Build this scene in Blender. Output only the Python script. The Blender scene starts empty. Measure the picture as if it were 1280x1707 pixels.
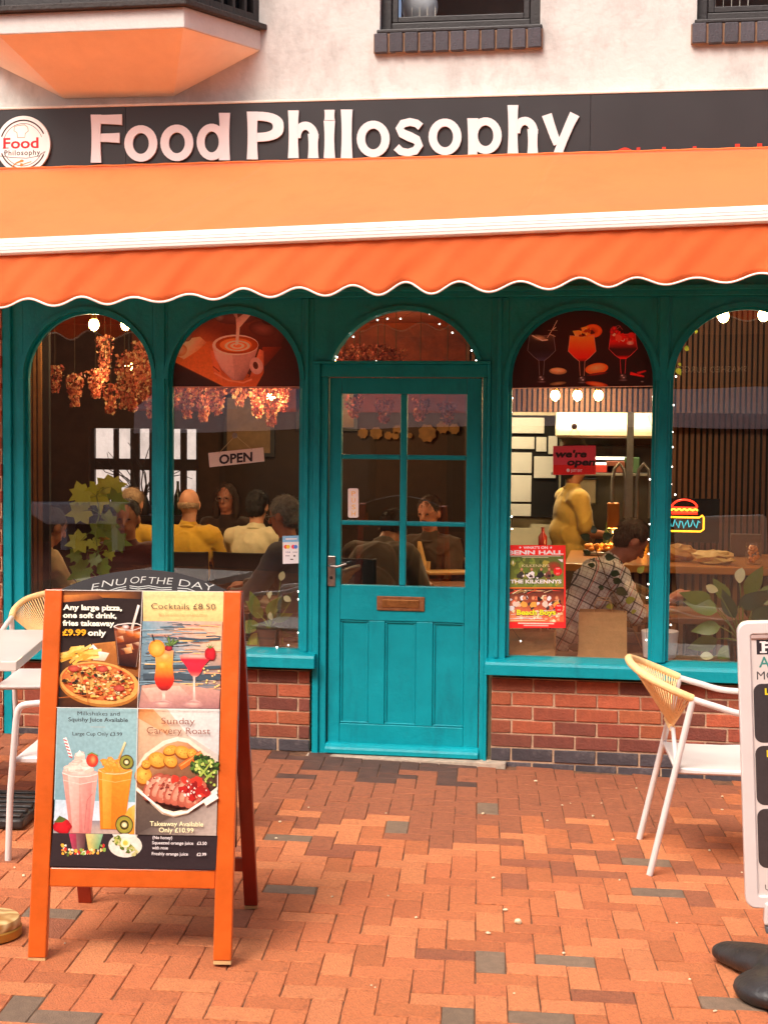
import bpy, bmesh, math, random
from mathutils import Vector, Matrix, Euler, noise
random.seed(7)
R = math.radians
SC = bpy.context.scene
COL = SC.collection

# ------------------------------------------------------------------ camera
F_PX, YAW, PITCH, ROLL = 2482.6, 0.158205, 0.054998, 0.00859
CAM = Vector((1.14417, -7.8821, 1.76727))
_f = Vector((-math.sin(YAW), math.cos(YAW), 0)); _r = Vector((math.cos(YAW), math.sin(YAW), 0)); _u = Vector((0, 0, 1))
FW = _f * math.cos(PITCH) - _u * math.sin(PITCH)
_u2 = _u * math.cos(PITCH) + _f * math.sin(PITCH)
RT = _r * math.cos(ROLL) + _u2 * math.sin(ROLL)
UP = _u2 * math.cos(ROLL) - _r * math.sin(ROLL)
cd = bpy.data.cameras.new('camera'); cam = bpy.data.objects.new('camera', cd); COL.objects.link(cam)
cd.sensor_fit = 'VERTICAL'; cd.sensor_height = 36.0; cd.lens = F_PX / 1707 * 36.0; cd.clip_start = 0.05; cd.clip_end = 400
m = Matrix((RT, UP, -FW)).transposed().to_4x4(); m.translation = CAM
cam.matrix_world = m
SC.camera = cam

# ------------------------------------------------------------------ sky, sun, exposure
SUN_EL, SUN_AZ = R(52), R(205)          # azimuth clockwise from +Y: behind the camera, to its left
w = bpy.data.worlds.new('World'); SC.world = w; w.use_nodes = True
nt = w.node_tree; nt.nodes.clear()
sky = nt.nodes.new('ShaderNodeTexSky'); sky.sky_type = 'NISHITA'; sky.sun_disc = False
sky.sun_elevation = SUN_EL; sky.sun_rotation = SUN_AZ; sky.air_density = 0.7; sky.dust_density = 7.0; sky.ozone_density = 0.4
bg = nt.nodes.new('ShaderNodeBackground'); bg.inputs['Strength'].default_value = 0.15
wo = nt.nodes.new('ShaderNodeOutputWorld')
nt.links.new(sky.outputs[0], bg.inputs[0]); nt.links.new(bg.outputs[0], wo.inputs[0])
sl = bpy.data.lights.new('sun', 'SUN'); sl.energy = 1.5; sl.angle = R(25); sl.color = (1.0, 0.97, 0.93)
so = bpy.data.objects.new('sun', sl); COL.objects.link(so)
sd = Vector((math.sin(SUN_AZ) * math.cos(SUN_EL), math.cos(SUN_AZ) * math.cos(SUN_EL), math.sin(SUN_EL)))
so.rotation_euler = sd.to_track_quat('Z', 'Y').to_euler(); so.location = sd * 30
SC.view_settings.view_transform = 'Standard'; SC.view_settings.look = 'None'
SC.view_settings.exposure = 0.68; SC.view_settings.gamma = 1.0; SC.view_settings.use_curve_mapping = False
SC.cycles.use_denoising = True
SC.cycles.max_bounces = 8; SC.cycles.transparent_max_bounces = 16; SC.cycles.caustics_reflective = False; SC.cycles.caustics_refractive = False

# ------------------------------------------------------------------ helpers
def at(px, py, Y):
    "point of the plane y = Y that the photograph shows at a pixel (measuring aid)"
    d = FW + RT * ((px - 640) / F_PX) - UP * ((py - 853.5) / F_PX)
    return CAM + d * ((Y - CAM.y) / d.y)
def C(h):
    h = h.lstrip('#'); o = []
    for i in (0, 2, 4):
        c = int(h[i:i + 2], 16) / 255
        o.append(c / 12.92 if c <= .04045 else ((c + .055) / 1.055) ** 2.4)
    return (o[0], o[1], o[2], 1.0)
def mulc(c, k): return (c[0] * k, c[1] * k, c[2] * k, 1)
def lerp(a, b, t): return tuple(a[i] + (b[i] - a[i]) * t for i in range(len(a)))
_M = {}
def mat(name, col='#808080', rough=.5, metal=0., var=.12, scale=12., bump=0., bscale=60., coat=0., rand=0., trans=0., emit=None, estr=0., dirt=None, dscale=3., dlo=.55, dhi=.78, dstretch=1., spec=.5, sheen=0.):
    """procedural surface: base colour with two scales of noise, optional per-object variation, bump and stain colour"""
    if name in _M: return _M[name]
    c = C(col) if isinstance(col, str) else col
    M = bpy.data.materials.new(name); M.use_nodes = True; n = M.node_tree.nodes; L = M.node_tree.links
    b = n['Principled BSDF']; b.inputs['Roughness'].default_value = rough; b.inputs['Metallic'].default_value = metal
    b.inputs['Coat Weight'].default_value = coat; b.inputs['Coat Roughness'].default_value = .12
    b.inputs['Specular IOR Level'].default_value = spec
    if sheen: b.inputs['Sheen Weight'].default_value = sheen
    tc = n.new('ShaderNodeTexCoord')
    nz = n.new('ShaderNodeTexNoise'); nz.inputs['Scale'].default_value = scale; nz.inputs['Detail'].default_value = 6; nz.inputs['Roughness'].default_value = .65
    L.new(tc.outputs['Object'], nz.inputs['Vector'])
    mx = n.new('ShaderNodeMix'); mx.data_type = 'RGBA'
    mx.inputs[6].default_value = mulc(c, 1 - var); mx.inputs[7].default_value = mulc(c, 1 + var)
    mr = n.new('ShaderNodeMapRange'); mr.inputs[1].default_value = .3; mr.inputs[2].default_value = .7
    L.new(nz.outputs['Fac'], mr.inputs[0]); L.new(mr.outputs[0], mx.inputs[0])
    out = mx.outputs[2]
    if dirt:
        n2 = n.new('ShaderNodeTexNoise'); n2.inputs['Scale'].default_value = dscale; n2.inputs['Detail'].default_value = 9; n2.inputs['Roughness'].default_value = .72
        mpg = n.new('ShaderNodeMapping'); mpg.inputs['Scale'].default_value = (1, 1, dstretch); L.new(tc.outputs['Object'], mpg.inputs['Vector']); L.new(mpg.outputs[0], n2.inputs['Vector'])
        m2 = n.new('ShaderNodeMapRange'); m2.inputs[1].default_value = dlo; m2.inputs[2].default_value = dhi; m2.inputs[4].default_value = .75
        L.new(n2.outputs['Fac'], m2.inputs[0])
        mx2 = n.new('ShaderNodeMix'); mx2.data_type = 'RGBA'; L.new(m2.outputs[0], mx2.inputs[0]); L.new(out, mx2.inputs[6]); mx2.inputs[7].default_value = C(dirt)
        out = mx2.outputs[2]
    if rand:
        oi = n.new('ShaderNodeObjectInfo'); hs = n.new('ShaderNodeHueSaturation')
        r1 = n.new('ShaderNodeMapRange'); r1.inputs[3].default_value = 1 - rand; r1.inputs[4].default_value = 1 + rand * .8
        L.new(oi.outputs['Random'], r1.inputs[0]); L.new(r1.outputs[0], hs.inputs['Value'])
        m3 = n.new('ShaderNodeMath'); m3.operation = 'MULTIPLY'; m3.inputs[1].default_value = 7.31
        m4 = n.new('ShaderNodeMath'); m4.operation = 'FRACT'; L.new(oi.outputs['Random'], m3.inputs[0]); L.new(m3.outputs[0], m4.inputs[0])
        r2 = n.new('ShaderNodeMapRange'); r2.inputs[3].default_value = .5 - rand * .02; r2.inputs[4].default_value = .5 + rand * .02
        L.new(m4.outputs[0], r2.inputs[0]); L.new(r2.outputs[0], hs.inputs['Hue'])
        L.new(out, hs.inputs['Color']); out = hs.outputs['Color']
    L.new(out, b.inputs['Base Color'])
    # roughness breakup
    rr = n.new('ShaderNodeMapRange'); rr.inputs[3].default_value = max(0, rough - .08); rr.inputs[4].default_value = min(1, rough + .1)
    L.new(nz.outputs['Fac'], rr.inputs[0]); L.new(rr.outputs[0], b.inputs['Roughness'])
    if bump:
        n3 = n.new('ShaderNodeTexNoise'); n3.inputs['Scale'].default_value = bscale; n3.inputs['Detail'].default_value = 5
        L.new(tc.outputs['Object'], n3.inputs['Vector'])
        bp = n.new('ShaderNodeBump'); bp.inputs['Strength'].default_value = bump; bp.inputs['Distance'].default_value = .01
        L.new(n3.outputs['Fac'], bp.inputs['Height']); L.new(bp.outputs[0], b.inputs['Normal'])
    if emit:
        b.inputs['Emission Color'].default_value = C(emit); b.inputs['Emission Strength'].default_value = estr
    if trans:
        o = n['Material Output']; tr = n.new('ShaderNodeBsdfTranslucent'); L.new(out, tr.inputs['Color'])
        ms = n.new('ShaderNodeMixShader'); ms.inputs[0].default_value = trans
        L.new(b.outputs[0], ms.inputs[1]); L.new(tr.outputs[0], ms.inputs[2]); L.new(ms.outputs[0], o.inputs['Surface'])
    _M[name] = M
    return M
def glass_mat(name, tint=(1, 1, 1, 1), base=.05):
    if name in _M: return _M[name]
    M = bpy.data.materials.new(name); M.use_nodes = True; n = M.node_tree.nodes; L = M.node_tree.links; n.clear()
    o = n.new('ShaderNodeOutputMaterial'); t = n.new('ShaderNodeBsdfTransparent'); g = n.new('ShaderNodeBsdfGlossy'); ms = n.new('ShaderNodeMixShader')
    t.inputs[0].default_value = tint; g.inputs['Roughness'].default_value = 0.0
    lw = n.new('ShaderNodeLayerWeight'); lw.inputs[0].default_value = .5
    p = n.new('ShaderNodeMath'); p.operation = 'POWER'; p.inputs[1].default_value = 5
    ma = n.new('ShaderNodeMath'); ma.operation = 'MULTIPLY_ADD'; ma.inputs[1].default_value = 1 - base; ma.inputs[2].default_value = base
    tc = n.new('ShaderNodeTexCoord'); nz = n.new('ShaderNodeTexNoise'); nz.inputs['Scale'].default_value = 2.2; nz.inputs['Detail'].default_value = 1
    bp = n.new('ShaderNodeBump'); bp.inputs['Strength'].default_value = .06; bp.inputs['Distance'].default_value = .01
    L.new(tc.outputs['Object'], nz.inputs['Vector']); L.new(nz.outputs['Fac'], bp.inputs['Height']); L.new(bp.outputs[0], g.inputs['Normal'])
    L.new(lw.outputs['Facing'], p.inputs[0]); L.new(p.outputs[0], ma.inputs[0]); L.new(ma.outputs[0], ms.inputs[0])
    L.new(t.outputs[0], ms.inputs[1]); L.new(g.outputs[0], ms.inputs[2]); L.new(ms.outputs[0], o.inputs[0])
    _M[name] = M; return M
def print_mat(name='printed_colour', rough=.35, coat=.3, emit=0., gain=1.):
    if name in _M: return _M[name]
    M = bpy.data.materials.new(name); M.use_nodes = True; n = M.node_tree.nodes; L = M.node_tree.links
    b = n['Principled BSDF']; b.inputs['Roughness'].default_value = rough; b.inputs['Coat Weight'].default_value = coat; b.inputs['Coat Roughness'].default_value = .1
    a = n.new('ShaderNodeAttribute'); a.attribute_name = 'Col'
    tc = n.new('ShaderNodeTexCoord'); nz = n.new('ShaderNodeTexNoise'); nz.inputs['Scale'].default_value = 90; nz.inputs['Detail'].default_value = 4
    L.new(tc.outputs['Object'], nz.inputs['Vector'])
    mr = n.new('ShaderNodeMapRange'); mr.inputs[3].default_value = .72 * gain; mr.inputs[4].default_value = 1.2 * gain; L.new(nz.outputs['Fac'], mr.inputs[0])
    mx = n.new('ShaderNodeMix'); mx.data_type = 'RGBA'; mx.blend_type = 'MULTIPLY'; mx.clamp_result = True; mx.inputs[0].default_value = 1
    L.new(a.outputs['Color'], mx.inputs[6]); L.new(mr.outputs[0], mx.inputs[7]); L.new(mx.outputs[2], b.inputs['Base Color'])
    if emit: L.new(mx.outputs[2], b.inputs['Emission Color']); b.inputs['Emission Strength'].default_value = emit
    _M[name] = M; return M

def world_of(o):
    m = o.matrix_parent_inverse @ o.matrix_basis
    return (world_of(o.parent) @ m) if o.parent else o.matrix_basis.copy()
def link(o, parent=None, local=False):
    COL.objects.link(o)
    if parent:
        o.parent = parent
        if not local: o.matrix_parent_inverse = world_of(parent).inverted()
    return o
def tag(o, label=None, cat=None, group=None, kind=None):
    if label: o['label'] = label
    if cat: o['category'] = cat
    if group: o['group'] = group
    if kind: o['kind'] = kind
    return o
def thing(name, label, cat, loc=(0, 0, 0), rz=0., group=None, kind=None):
    o = bpy.data.objects.new(name, None); COL.objects.link(o); o.empty_display_size = .05
    o.location = loc; o.rotation_euler = (0, 0, rz)
    return tag(o, label, cat, group, kind)
def copy_tree(o, parent=None):
    c = o.copy(); COL.objects.link(c)
    if parent: c.parent = parent
    for ch in o.children: copy_tree(ch, c)
    return c

class MB:
    def __init__(s): s.v = []; s.f = []; s.m = []
    def add(s, vs, fs, mi=0):
        b = len(s.v); s.v += [tuple(v) for v in vs]; s.f += [tuple(b + i for i in f) for f in fs]; s.m += [mi] * len(fs); return s
    def box(s, x0, x1, y0, y1, z0, z1, mi=0):
        return s.add([(x0, y0, z0), (x1, y0, z0), (x1, y1, z0), (x0, y1, z0), (x0, y0, z1), (x1, y0, z1), (x1, y1, z1), (x0, y1, z1)],
                     [(0, 3, 2, 1), (4, 5, 6, 7), (0, 1, 5, 4), (1, 2, 6, 5), (2, 3, 7, 6), (3, 0, 4, 7)], mi)
    def bar(s, p0, p1, w, h, side=(1, 0, 0), mi=0):
        p0 = Vector(p0); p1 = Vector(p1); d = (p1 - p0).normalized(); sx = Vector(side); sx = (sx - d * sx.dot(d)).normalized(); sy = d.cross(sx)
        vs = []
        for p in (p0, p1):
            for a, b in ((-1, -1), (1, -1), (1, 1), (-1, 1)): vs.append(p + sx * (a * w / 2) + sy * (b * h / 2))
        return s.add(vs, [(3, 2, 1, 0), (4, 5, 6, 7), (0, 1, 5, 4), (1, 2, 6, 5), (2, 3, 7, 6), (3, 0, 4, 7)], mi)
    def tube(s, pts, r, n=8, closed=False, mi=0, flat=1.0):
        pts = [Vector(p) for p in pts]; k = len(pts); rs = r if isinstance(r, (list, tuple)) else [r] * k
        vs = []; prev = None
        for i, p in enumerate(pts):
            if closed: d = pts[(i + 1) % k] - pts[i - 1]
            else: d = pts[min(i + 1, k - 1)] - pts[max(i - 1, 0)]
            d = d.normalized() if d.length > 1e-9 else Vector((0, 0, 1))
            if prev is None:
                a = Vector((0, 0, 1)) if abs(d.z) < .9 else Vector((1, 0, 0)); sx = d.cross(a).normalized()
            else: sx = (prev - d * prev.dot(d)).normalized()
            prev = sx; sy = d.cross(sx)
            for j in range(n):
                t = 2 * math.pi * j / n; vs.append(p + sx * (rs[i] * math.cos(t)) + sy * (rs[i] * flat * math.sin(t)))
        fs = []
        for i in range(k if closed else k - 1):
            a = i * n; b = ((i + 1) % k) * n
            for j in range(n): fs.append((a + j, a + (j + 1) % n, b + (j + 1) % n, b + j))
        if not closed: fs.append(tuple(range(n - 1, -1, -1))); fs.append(tuple((k - 1) * n + j for j in range(n)))
        return s.add(vs, fs, mi)
    def prism(s, poly, a0, a1, axis='y', mi=0):
        "poly of (x,z) pairs extruded along y, or (x,y) along z, or (y,z) along x"
        f = {'y': lambda p, a: (p[0], a, p[1]), 'z': lambda p, a: (p[0], p[1], a), 'x': lambda p, a: (a, p[0], p[1])}[axis]
        n = len(poly); vs = [f(p, a0) for p in poly] + [f(p, a1) for p in poly]
        fs = [tuple(range(n)), tuple(range(2 * n - 1, n - 1, -1))] + [((i + 1) % n, i, n + i, n + (i + 1) % n) for i in range(n)]
        return s.add(vs, fs, mi)
    def strip(s, A, B, y0, y1, closed=False, mi=0, axis='y'):
        "band between two outlines A and B of (x,z), given thickness from y0 to y1"
        k = len(A); f = (lambda p, a: (p[0], a, p[1])) if axis == 'y' else (lambda p, a: (p[0], p[1], a))
        vs = [f(p, y0) for p in A] + [f(p, y0) for p in B] + [f(p, y1) for p in A] + [f(p, y1) for p in B]; fs = []
        for i in range(k if closed else k - 1):
            j = (i + 1) % k
            fs += [(i, j, k + j, k + i), (2 * k + i, 3 * k + i, 3 * k + j, 2 * k + j), (i, 2 * k + i, 2 * k + j, j), (k + i, k + j, 3 * k + j, 3 * k + i)]
        if not closed:
            fs += [(0, k, 3 * k, 2 * k), (k - 1, 3 * k - 1, 4 * k - 1, 2 * k - 1)]
        return s.add(vs, fs, mi)
    def lathe(s, prof, c=(0, 0, 0), n=20, mi=0, sx=1., sy=1.):
        vs = []; k = len(prof)
        for r, z in prof:
            for j in range(n):
                t = 2 * math.pi * j / n; vs.append((c[0] + r * sx * math.cos(t), c[1] + r * sy * math.sin(t), c[2] + z))
        fs = [(i * n + j, i * n + (j + 1) % n, (i + 1) * n + (j + 1) % n, (i + 1) * n + j) for i in range(k - 1) for j in range(n)]
        fs.append(tuple(range(n - 1, -1, -1))); fs.append(tuple((k - 1) * n + j for j in range(n)))
        return s.add(vs, fs, mi)
    def ball(s, c, r, nu=12, nv=8, mi=0, rot=None):
        rr = r if isinstance(r, (list, tuple)) else (r, r, r); c = Vector(c); vs = []; 
        for i in range(1, nv):
            ph = math.pi * i / nv
            for j in range(nu):
                th = 2 * math.pi * j / nu; q = Vector((rr[0] * math.sin(ph) * math.cos(th), rr[1] * math.sin(ph) * math.sin(th), rr[2] * math.cos(ph)))
                if rot: q = rot @ q
                vs.append(c + q)
        t = Vector((0, 0, rr[2])); t = rot @ t if rot else t
        vs += [c + t, c - t]; T = len(vs) - 2; B = T + 1; fs = []
        for i in range(nv - 2):
            for j in range(nu): fs.append((i * nu + j, (i + 1) * nu + j, (i + 1) * nu + (j + 1) % nu, i * nu + (j + 1) % nu))
        for j in range(nu): fs.append((T, j, (j + 1) % nu)); fs.append((B, (nv - 2) * nu + (j + 1) % nu, (nv - 2) * nu + j))
        return s.add(vs, fs, mi)
    def capsule(s, p0, p1, r0, r1, n=12):
        p0 = Vector(p0); p1 = Vector(p1); d = p1 - p0; L = d.length
        if L < 1e-6: return s.ball(p0, max(r0, r1), n, 8)
        d /= L; pts = []; rs = []
        for a in (-85, -60, -30, 0): pts.append(p0 + d * (r0 * math.sin(R(a)))); rs.append(r0 * math.cos(R(a)))
        for a in (0, 30, 60, 85): pts.append(p1 + d * (r1 * math.sin(R(a)))); rs.append(r1 * math.cos(R(a)))
        return s.tube(pts, rs, n)
    def mesh(s, name, mats, smooth=False, angle=40):
        me = bpy.data.meshes.new(name); me.from_pydata(s.v, [], s.f)
        for m in (mats if isinstance(mats, (list, tuple)) else [mats]): me.materials.append(m)
        if any(s.m): me.polygons.foreach_set('material_index', s.m)
        bm = bmesh.new(); bm.from_mesh(me); bmesh.ops.recalc_face_normals(bm, faces=bm.faces); bm.to_mesh(me); bm.free()
        if smooth:
            me.polygons.foreach_set('use_smooth', [True] * len(me.polygons)); me.set_sharp_from_angle(angle=R(angle))
        me.update(); return me
    def build(s, name, mats, parent=None, smooth=False, bevel=0., local=False, angle=40, seg=2):
        o = bpy.data.objects.new(name, s.mesh(name, mats, smooth, angle)); link(o, parent, local)
        if bevel:
            b = o.modifiers.new('bevel', 'BEVEL'); b.width = bevel; b.segments = seg; b.limit_method = 'ANGLE'; b.angle_limit = R(40); b.harden_normals = False
        return o
def arc(cx, cz, rx, rz, a0, a1, n):
    return [(cx + rx * math.cos(R(a0 + (a1 - a0) * i / n)), cz + rz * math.sin(R(a0 + (a1 - a0) * i / n))) for i in range(n + 1)]

TMP = bpy.data.scenes.new('measure')   # small scratch scene: text outlines and remeshed bodies are evaluated here
def evaluated(ob):
    TMP.collection.objects.link(ob); vl = TMP.view_layers[0]; vl.update(); me = bpy.data.meshes.new_from_object(ob.evaluated_get(vl.depsgraph)); return me
_TXT = {}
def glyphs(s, bold=0., spacing=1.0):
    "triangulated text outline from the built-in font"
    key = (s, bold, spacing)
    if key in _TXT: return _TXT[key]
    cu = bpy.data.curves.new('t', 'FONT'); cu.body = s; cu.size = 1; cu.offset = bold; cu.space_character = spacing; cu.resolution_u = 3; cu.fill_mode = 'FRONT'
    ob = bpy.data.objects.new('t', cu); me = evaluated(ob)
    vs = [(v.co.x, v.co.y) for v in me.vertices]; fs = [tuple(p.vertices) for p in me.polygons]
    bpy.data.objects.remove(ob); bpy.data.curves.remove(cu); bpy.data.meshes.remove(me)
    _TXT[key] = (vs, fs); return vs, fs

class Print:
    "flat print: layered colour shapes drawn in picture units, laid on a plane by a mapping function"
    def __init__(s, mp, eps=2e-5): s.mp = mp; s.eps = eps; s.k = 0; s.v = []; s.f = []; s.c = []
    def _put(s, pts, cols, faces):
        b = len(s.v); s.k += 1
        for (x, y), c in zip(pts, cols):
            u, v = s.mp(x, y); s.v.append((u, v, s.k * s.eps)); s.c.append(c)
        s.f += [tuple(b + i for i in f) for f in faces]
    def poly(s, pts, c):
        if isinstance(c, str): c = C(c)
        cols = [(C(q) if isinstance(q, str) else q) for q in c] if isinstance(c, list) else [c] * len(pts)
        s._put(pts, cols, [tuple(range(len(pts)))])
    def vgrad(s, x0, y0, x1, y1, stops, nx=1):
        "rectangle with vertical colour stops [(t,hex),...]"
        for (t0, c0), (t1, c1) in zip(stops[:-1], stops[1:]):
            a = y0 + (y1 - y0) * t0; b = y0 + (y1 - y0) * t1
            s._put([(x0, a), (x1, a), (x1, b), (x0, b)], [C(c0), C(c0), C(c1), C(c1)], [(0, 1, 2, 3)])
    def ell(s, cx, cy, rx, ry, c0, c1=None, rot=0., n=22, a0=0., a1=360., off=(0, 0)):
        c0 = C(c0) if isinstance(c0, str) else c0; c1 = c0 if c1 is None else (C(c1) if isinstance(c1, str) else c1)
        full = a1 - a0 >= 360; ca, sa = math.cos(R(rot)), math.sin(R(rot)); pts = [(cx + off[0] * rx, cy + off[1] * ry)]
        for i in range(n if full else n + 1):
            t = R(a0 + (a1 - a0) * i / n); x = rx * math.cos(t); y = ry * math.sin(t); pts.append((cx + x * ca - y * sa, cy + x * sa + y * ca))
        k = len(pts) - 1
        s._put(pts, [c0] + [c1] * k, [(0, i + 1, (i + 1) % k + 1) for i in range(k if full else k - 1)])
    def blob(s, cx, cy, r, c0, c1=None, jag=.3, n=9, asp=1., rot=0.):
        c0 = C(c0) if isinstance(c0, str) else c0; c1 = c0 if c1 is None else (C(c1) if isinstance(c1, str) else c1)
        pts = [(cx, cy)]; ca, sa = math.cos(R(rot)), math.sin(R(rot))
        for i in range(n):
            q = r * (1 + random.uniform(-jag, jag)); t = 2 * math.pi * i / n; x = q * math.cos(t); y = q * math.sin(t) * asp
            pts.append((cx + x * ca - y * sa, cy + x * sa + y * ca))
        s._put(pts, [c0] + [c1] * n, [(0, i + 1, (i + 1) % n + 1) for i in range(n)])
    def line(s, pts, w, c, w2=None, c2=None):
        if isinstance(c, str): c = C(c)
        c2 = c if c2 is None else C(c2)
        A = []; B = []; k = len(pts)
        for i, p in enumerate(pts):
            a = pts[max(i - 1, 0)]; b = pts[min(i + 1, k - 1)]; dx, dy = b[0] - a[0], b[1] - a[1]; l = math.hypot(dx, dy) or 1
            ww = (w if w2 is None else w + (w2 - w) * i / (k - 1)) / 2
            A.append((p[0] - dy / l * ww, p[1] + dx / l * ww)); B.append((p[0] + dy / l * ww, p[1] - dx / l * ww))
        s._put(A + B, [lerp(c, c2, i / (k - 1)) for i in range(k)] * 2, [(i, i + 1, k + i + 1, k + i) for i in range(k - 1)])
    def text(s, t, x0, x1, y, cap, c, bold=0., slant=0., spacing=1., dy=0., center=False):
        "text whose baseline is at y (picture y goes down) fitted between x0 and x1"
        vs, fs = glyphs(t, bold, spacing); xs = [v[0] for v in vs]; a, b = min(xs), max(xs); k = cap / .73
        if isinstance(c, str): c = C(c)
        kx = (x1 - x0) / (b - a) if x1 is not None else k
        if center: x0 = x0 - (b - a) * kx / 2
        s._put([(x0 + (v[0] - a) * kx + slant * v[1] * k, y - v[1] * k + dy * (v[0] - a) / (b - a)) for v in vs], [c] * len(vs), fs)
    def build(s, name, O, U, V, N, parent=None, m=None, local=False):
        O = Vector(O); U = Vector(U); V = Vector(V); N = Vector(N)
        me = bpy.data.meshes.new(name); me.from_pydata([tuple(O + U * a + V * b + N * c) for a, b, c in s.v], [], s.f)
        at_ = me.color_attributes.new('Col', 'FLOAT_COLOR', 'POINT'); at_.data.foreach_set('color', [x for c in s.c for x in c])
        me.materials.append(m or print_mat())
        bm = bmesh.new(); bm.from_mesh(me)
        for f in bm.faces:
            f.normal_update()
            if f.normal.dot(N) < 0: f.normal_flip()
        bm.to_mesh(me); bm.free()
        o = bpy.data.objects.new(name, me); link(o, parent, local); return o
# ------------------------------------------------------------------ materials shared by the setting
TEAL = mat('teal_gloss_paint', '#0096a2', .42, var=.1, scale=5, bump=.28, bscale=45, spec=.3, dirt='#0a6c78', dscale=9, dlo=.52, dhi=.8, dstretch=.3)
GLASS = glass_mat('window_glass', base=.10)
GLASS_UP = glass_mat('upper_glass', base=.10)
RENDER = mat('white_masonry_paint', '#cdc8c2', .85, var=.06, scale=4, bump=.45, bscale=25, dirt='#89847f', dscale=3.2, dlo=.47, dhi=.76, dstretch=.55)
DARKWOOD = mat('dark_brown_window_paint', '#2a2423', .5, var=.15, bump=.2)
def gz(x): return -0.004 - 0.024 * x

# ------------------------------------------------------------------ ground and herringbone pavers
def ground_mat():
    M = bpy.data.materials.new('distant_block_paving'); M.use_nodes = True; n = M.node_tree.nodes; L = M.node_tree.links; b = n['Principled BSDF']
    tc = n.new('ShaderNodeTexCoord'); br = n.new('ShaderNodeTexBrick'); br.inputs['Scale'].default_value = 5; br.inputs['Color1'].default_value = C('#a5583a'); br.inputs['Color2'].default_value = C('#8f4a32'); br.inputs['Mortar'].default_value = C('#6b5446')
    br.inputs['Mortar Size'].default_value = .02; L.new(tc.outputs['Object'], br.inputs['Vector']); L.new(br.outputs['Color'], b.inputs['Base Color']); b.inputs['Roughness'].default_value = .85
    return M
TILT = math.atan(.024)
g = MB().add([(-40, -40, gz(-40) - .022), (40, -40, gz(40) - .022), (40, 40, gz(40) - .022), (-40, 40, gz(-40) - .022)], [(0, 1, 2, 3)]).build('ground', ground_mat())
tag(g, 'brick paved street running past the shop fronts', None, kind='structure')
BED = mat('sandy_joint_dirt', '#6f4c34', .95, var=.7, scale=26, bump=.4, bscale=150)
pav = MB().add([(x, y, gz(x) - .005) for x, y in ((-5, -9.5), (5, -9.5), (5, .06), (-5, .06))], [(0, 1, 2, 3)]).build('pavement', BED)
tag(pav, 'orange herringbone brick paving in front of the cafe', None, kind='structure')
PAVM = [mat('paver_orange', '#c06e42', .8, var=.22, scale=55, bump=.7, bscale=140, rand=.07, dirt='#8a4a2c', dscale=16),
        mat('paver_light', '#c87a4c', .82, var=.22, scale=55, bump=.7, bscale=140, rand=.07, dirt='#9a5230', dscale=16),
        mat('paver_red', '#b4663c', .8, var=.22, scale=55, bump=.7, bscale=140, rand=.07, dirt='#74402a', dscale=16),
        mat('paver_grey', '#7d6652', .85, var=.2, scale=25, bump=.5, bscale=170, rand=.12),
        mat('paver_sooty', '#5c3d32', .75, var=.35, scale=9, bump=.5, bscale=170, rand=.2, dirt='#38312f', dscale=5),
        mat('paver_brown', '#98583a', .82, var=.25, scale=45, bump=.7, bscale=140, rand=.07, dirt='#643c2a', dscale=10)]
G = .1017; TH = R(5.4)
def on_ground(px, py):
    d = FW + RT * ((px - 640) / F_PX) - UP * ((py - 853.5) / F_PX); q = CAM.copy()
    n = Vector((.024, 0, 1)); t = (-.004 - n.dot(CAM)) / n.dot(d); return CAM + d * t
O0 = on_ground(792, 1620); ex = Vector((math.cos(TH), math.sin(TH), 0)); ey = Vector((-math.sin(TH), math.cos(TH), 0))
def cellof(px, py):
    d = on_ground(px, py) - O0; return math.floor(d.dot(ex) / G), math.floor(d.dot(ey) / G)
DARK = {cellof(*q) for q in ((816, 1601), (945, 1595), (904, 1693), (760, 1692), (85, 1685), (485, 1487), (797, 1344), (677, 1374), (1172, 1675), (1131, 1493), (455, 1400), (88, 1520), (50, 1690))}
def paver_mesh(mi, k):
    rnd = random.Random(mi * 31 + k); a, b, h = G - .0017, G / 2 - .0017, .0; c = .0028
    mb = MB(); j = lambda: rnd.uniform(-.002, .002)
    o = [(-a + j(), -b + j()), (a + j(), -b + j()), (a + j(), b + j()), (-a + j(), b + j())]
    s_ = lambda p, e: (p[0] - e * (1 if p[0] > 0 else -1), p[1] - e * (1 if p[1] > 0 else -1))
    mid = [((o[i][0] + o[(i + 1) % 4][0]) / 2 + j() * .8, (o[i][1] + o[(i + 1) % 4][1]) / 2 + j() * .8) for i in range(4)]
    ring = [p for i in range(4) for p in (o[i], mid[i])]
    def ins(p, e):
        return (p[0] * (1 - e / a), p[1] * (1 - e / b))
    vs = [(p[0], p[1], -.05) for p in ring] + [(p[0], p[1], -.003) for p in ring] + [(*ins(p, c), rnd.uniform(-.0006, .0004)) for p in ring]
    fs = [(i, (i + 1) % 8, 8 + (i + 1) % 8, 8 + i) for i in range(8)] + [(8 + i, 8 + (i + 1) % 8, 16 + (i + 1) % 8, 16 + i) for i in range(8)] + [tuple(range(16, 24))]
    mb.add(vs, fs); return mb.mesh('paver', PAVM[mi], True, 25)
PM = [[paver_mesh(mi, k) for k in range(4)] for mi in range(6)]
cand = []
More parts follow.
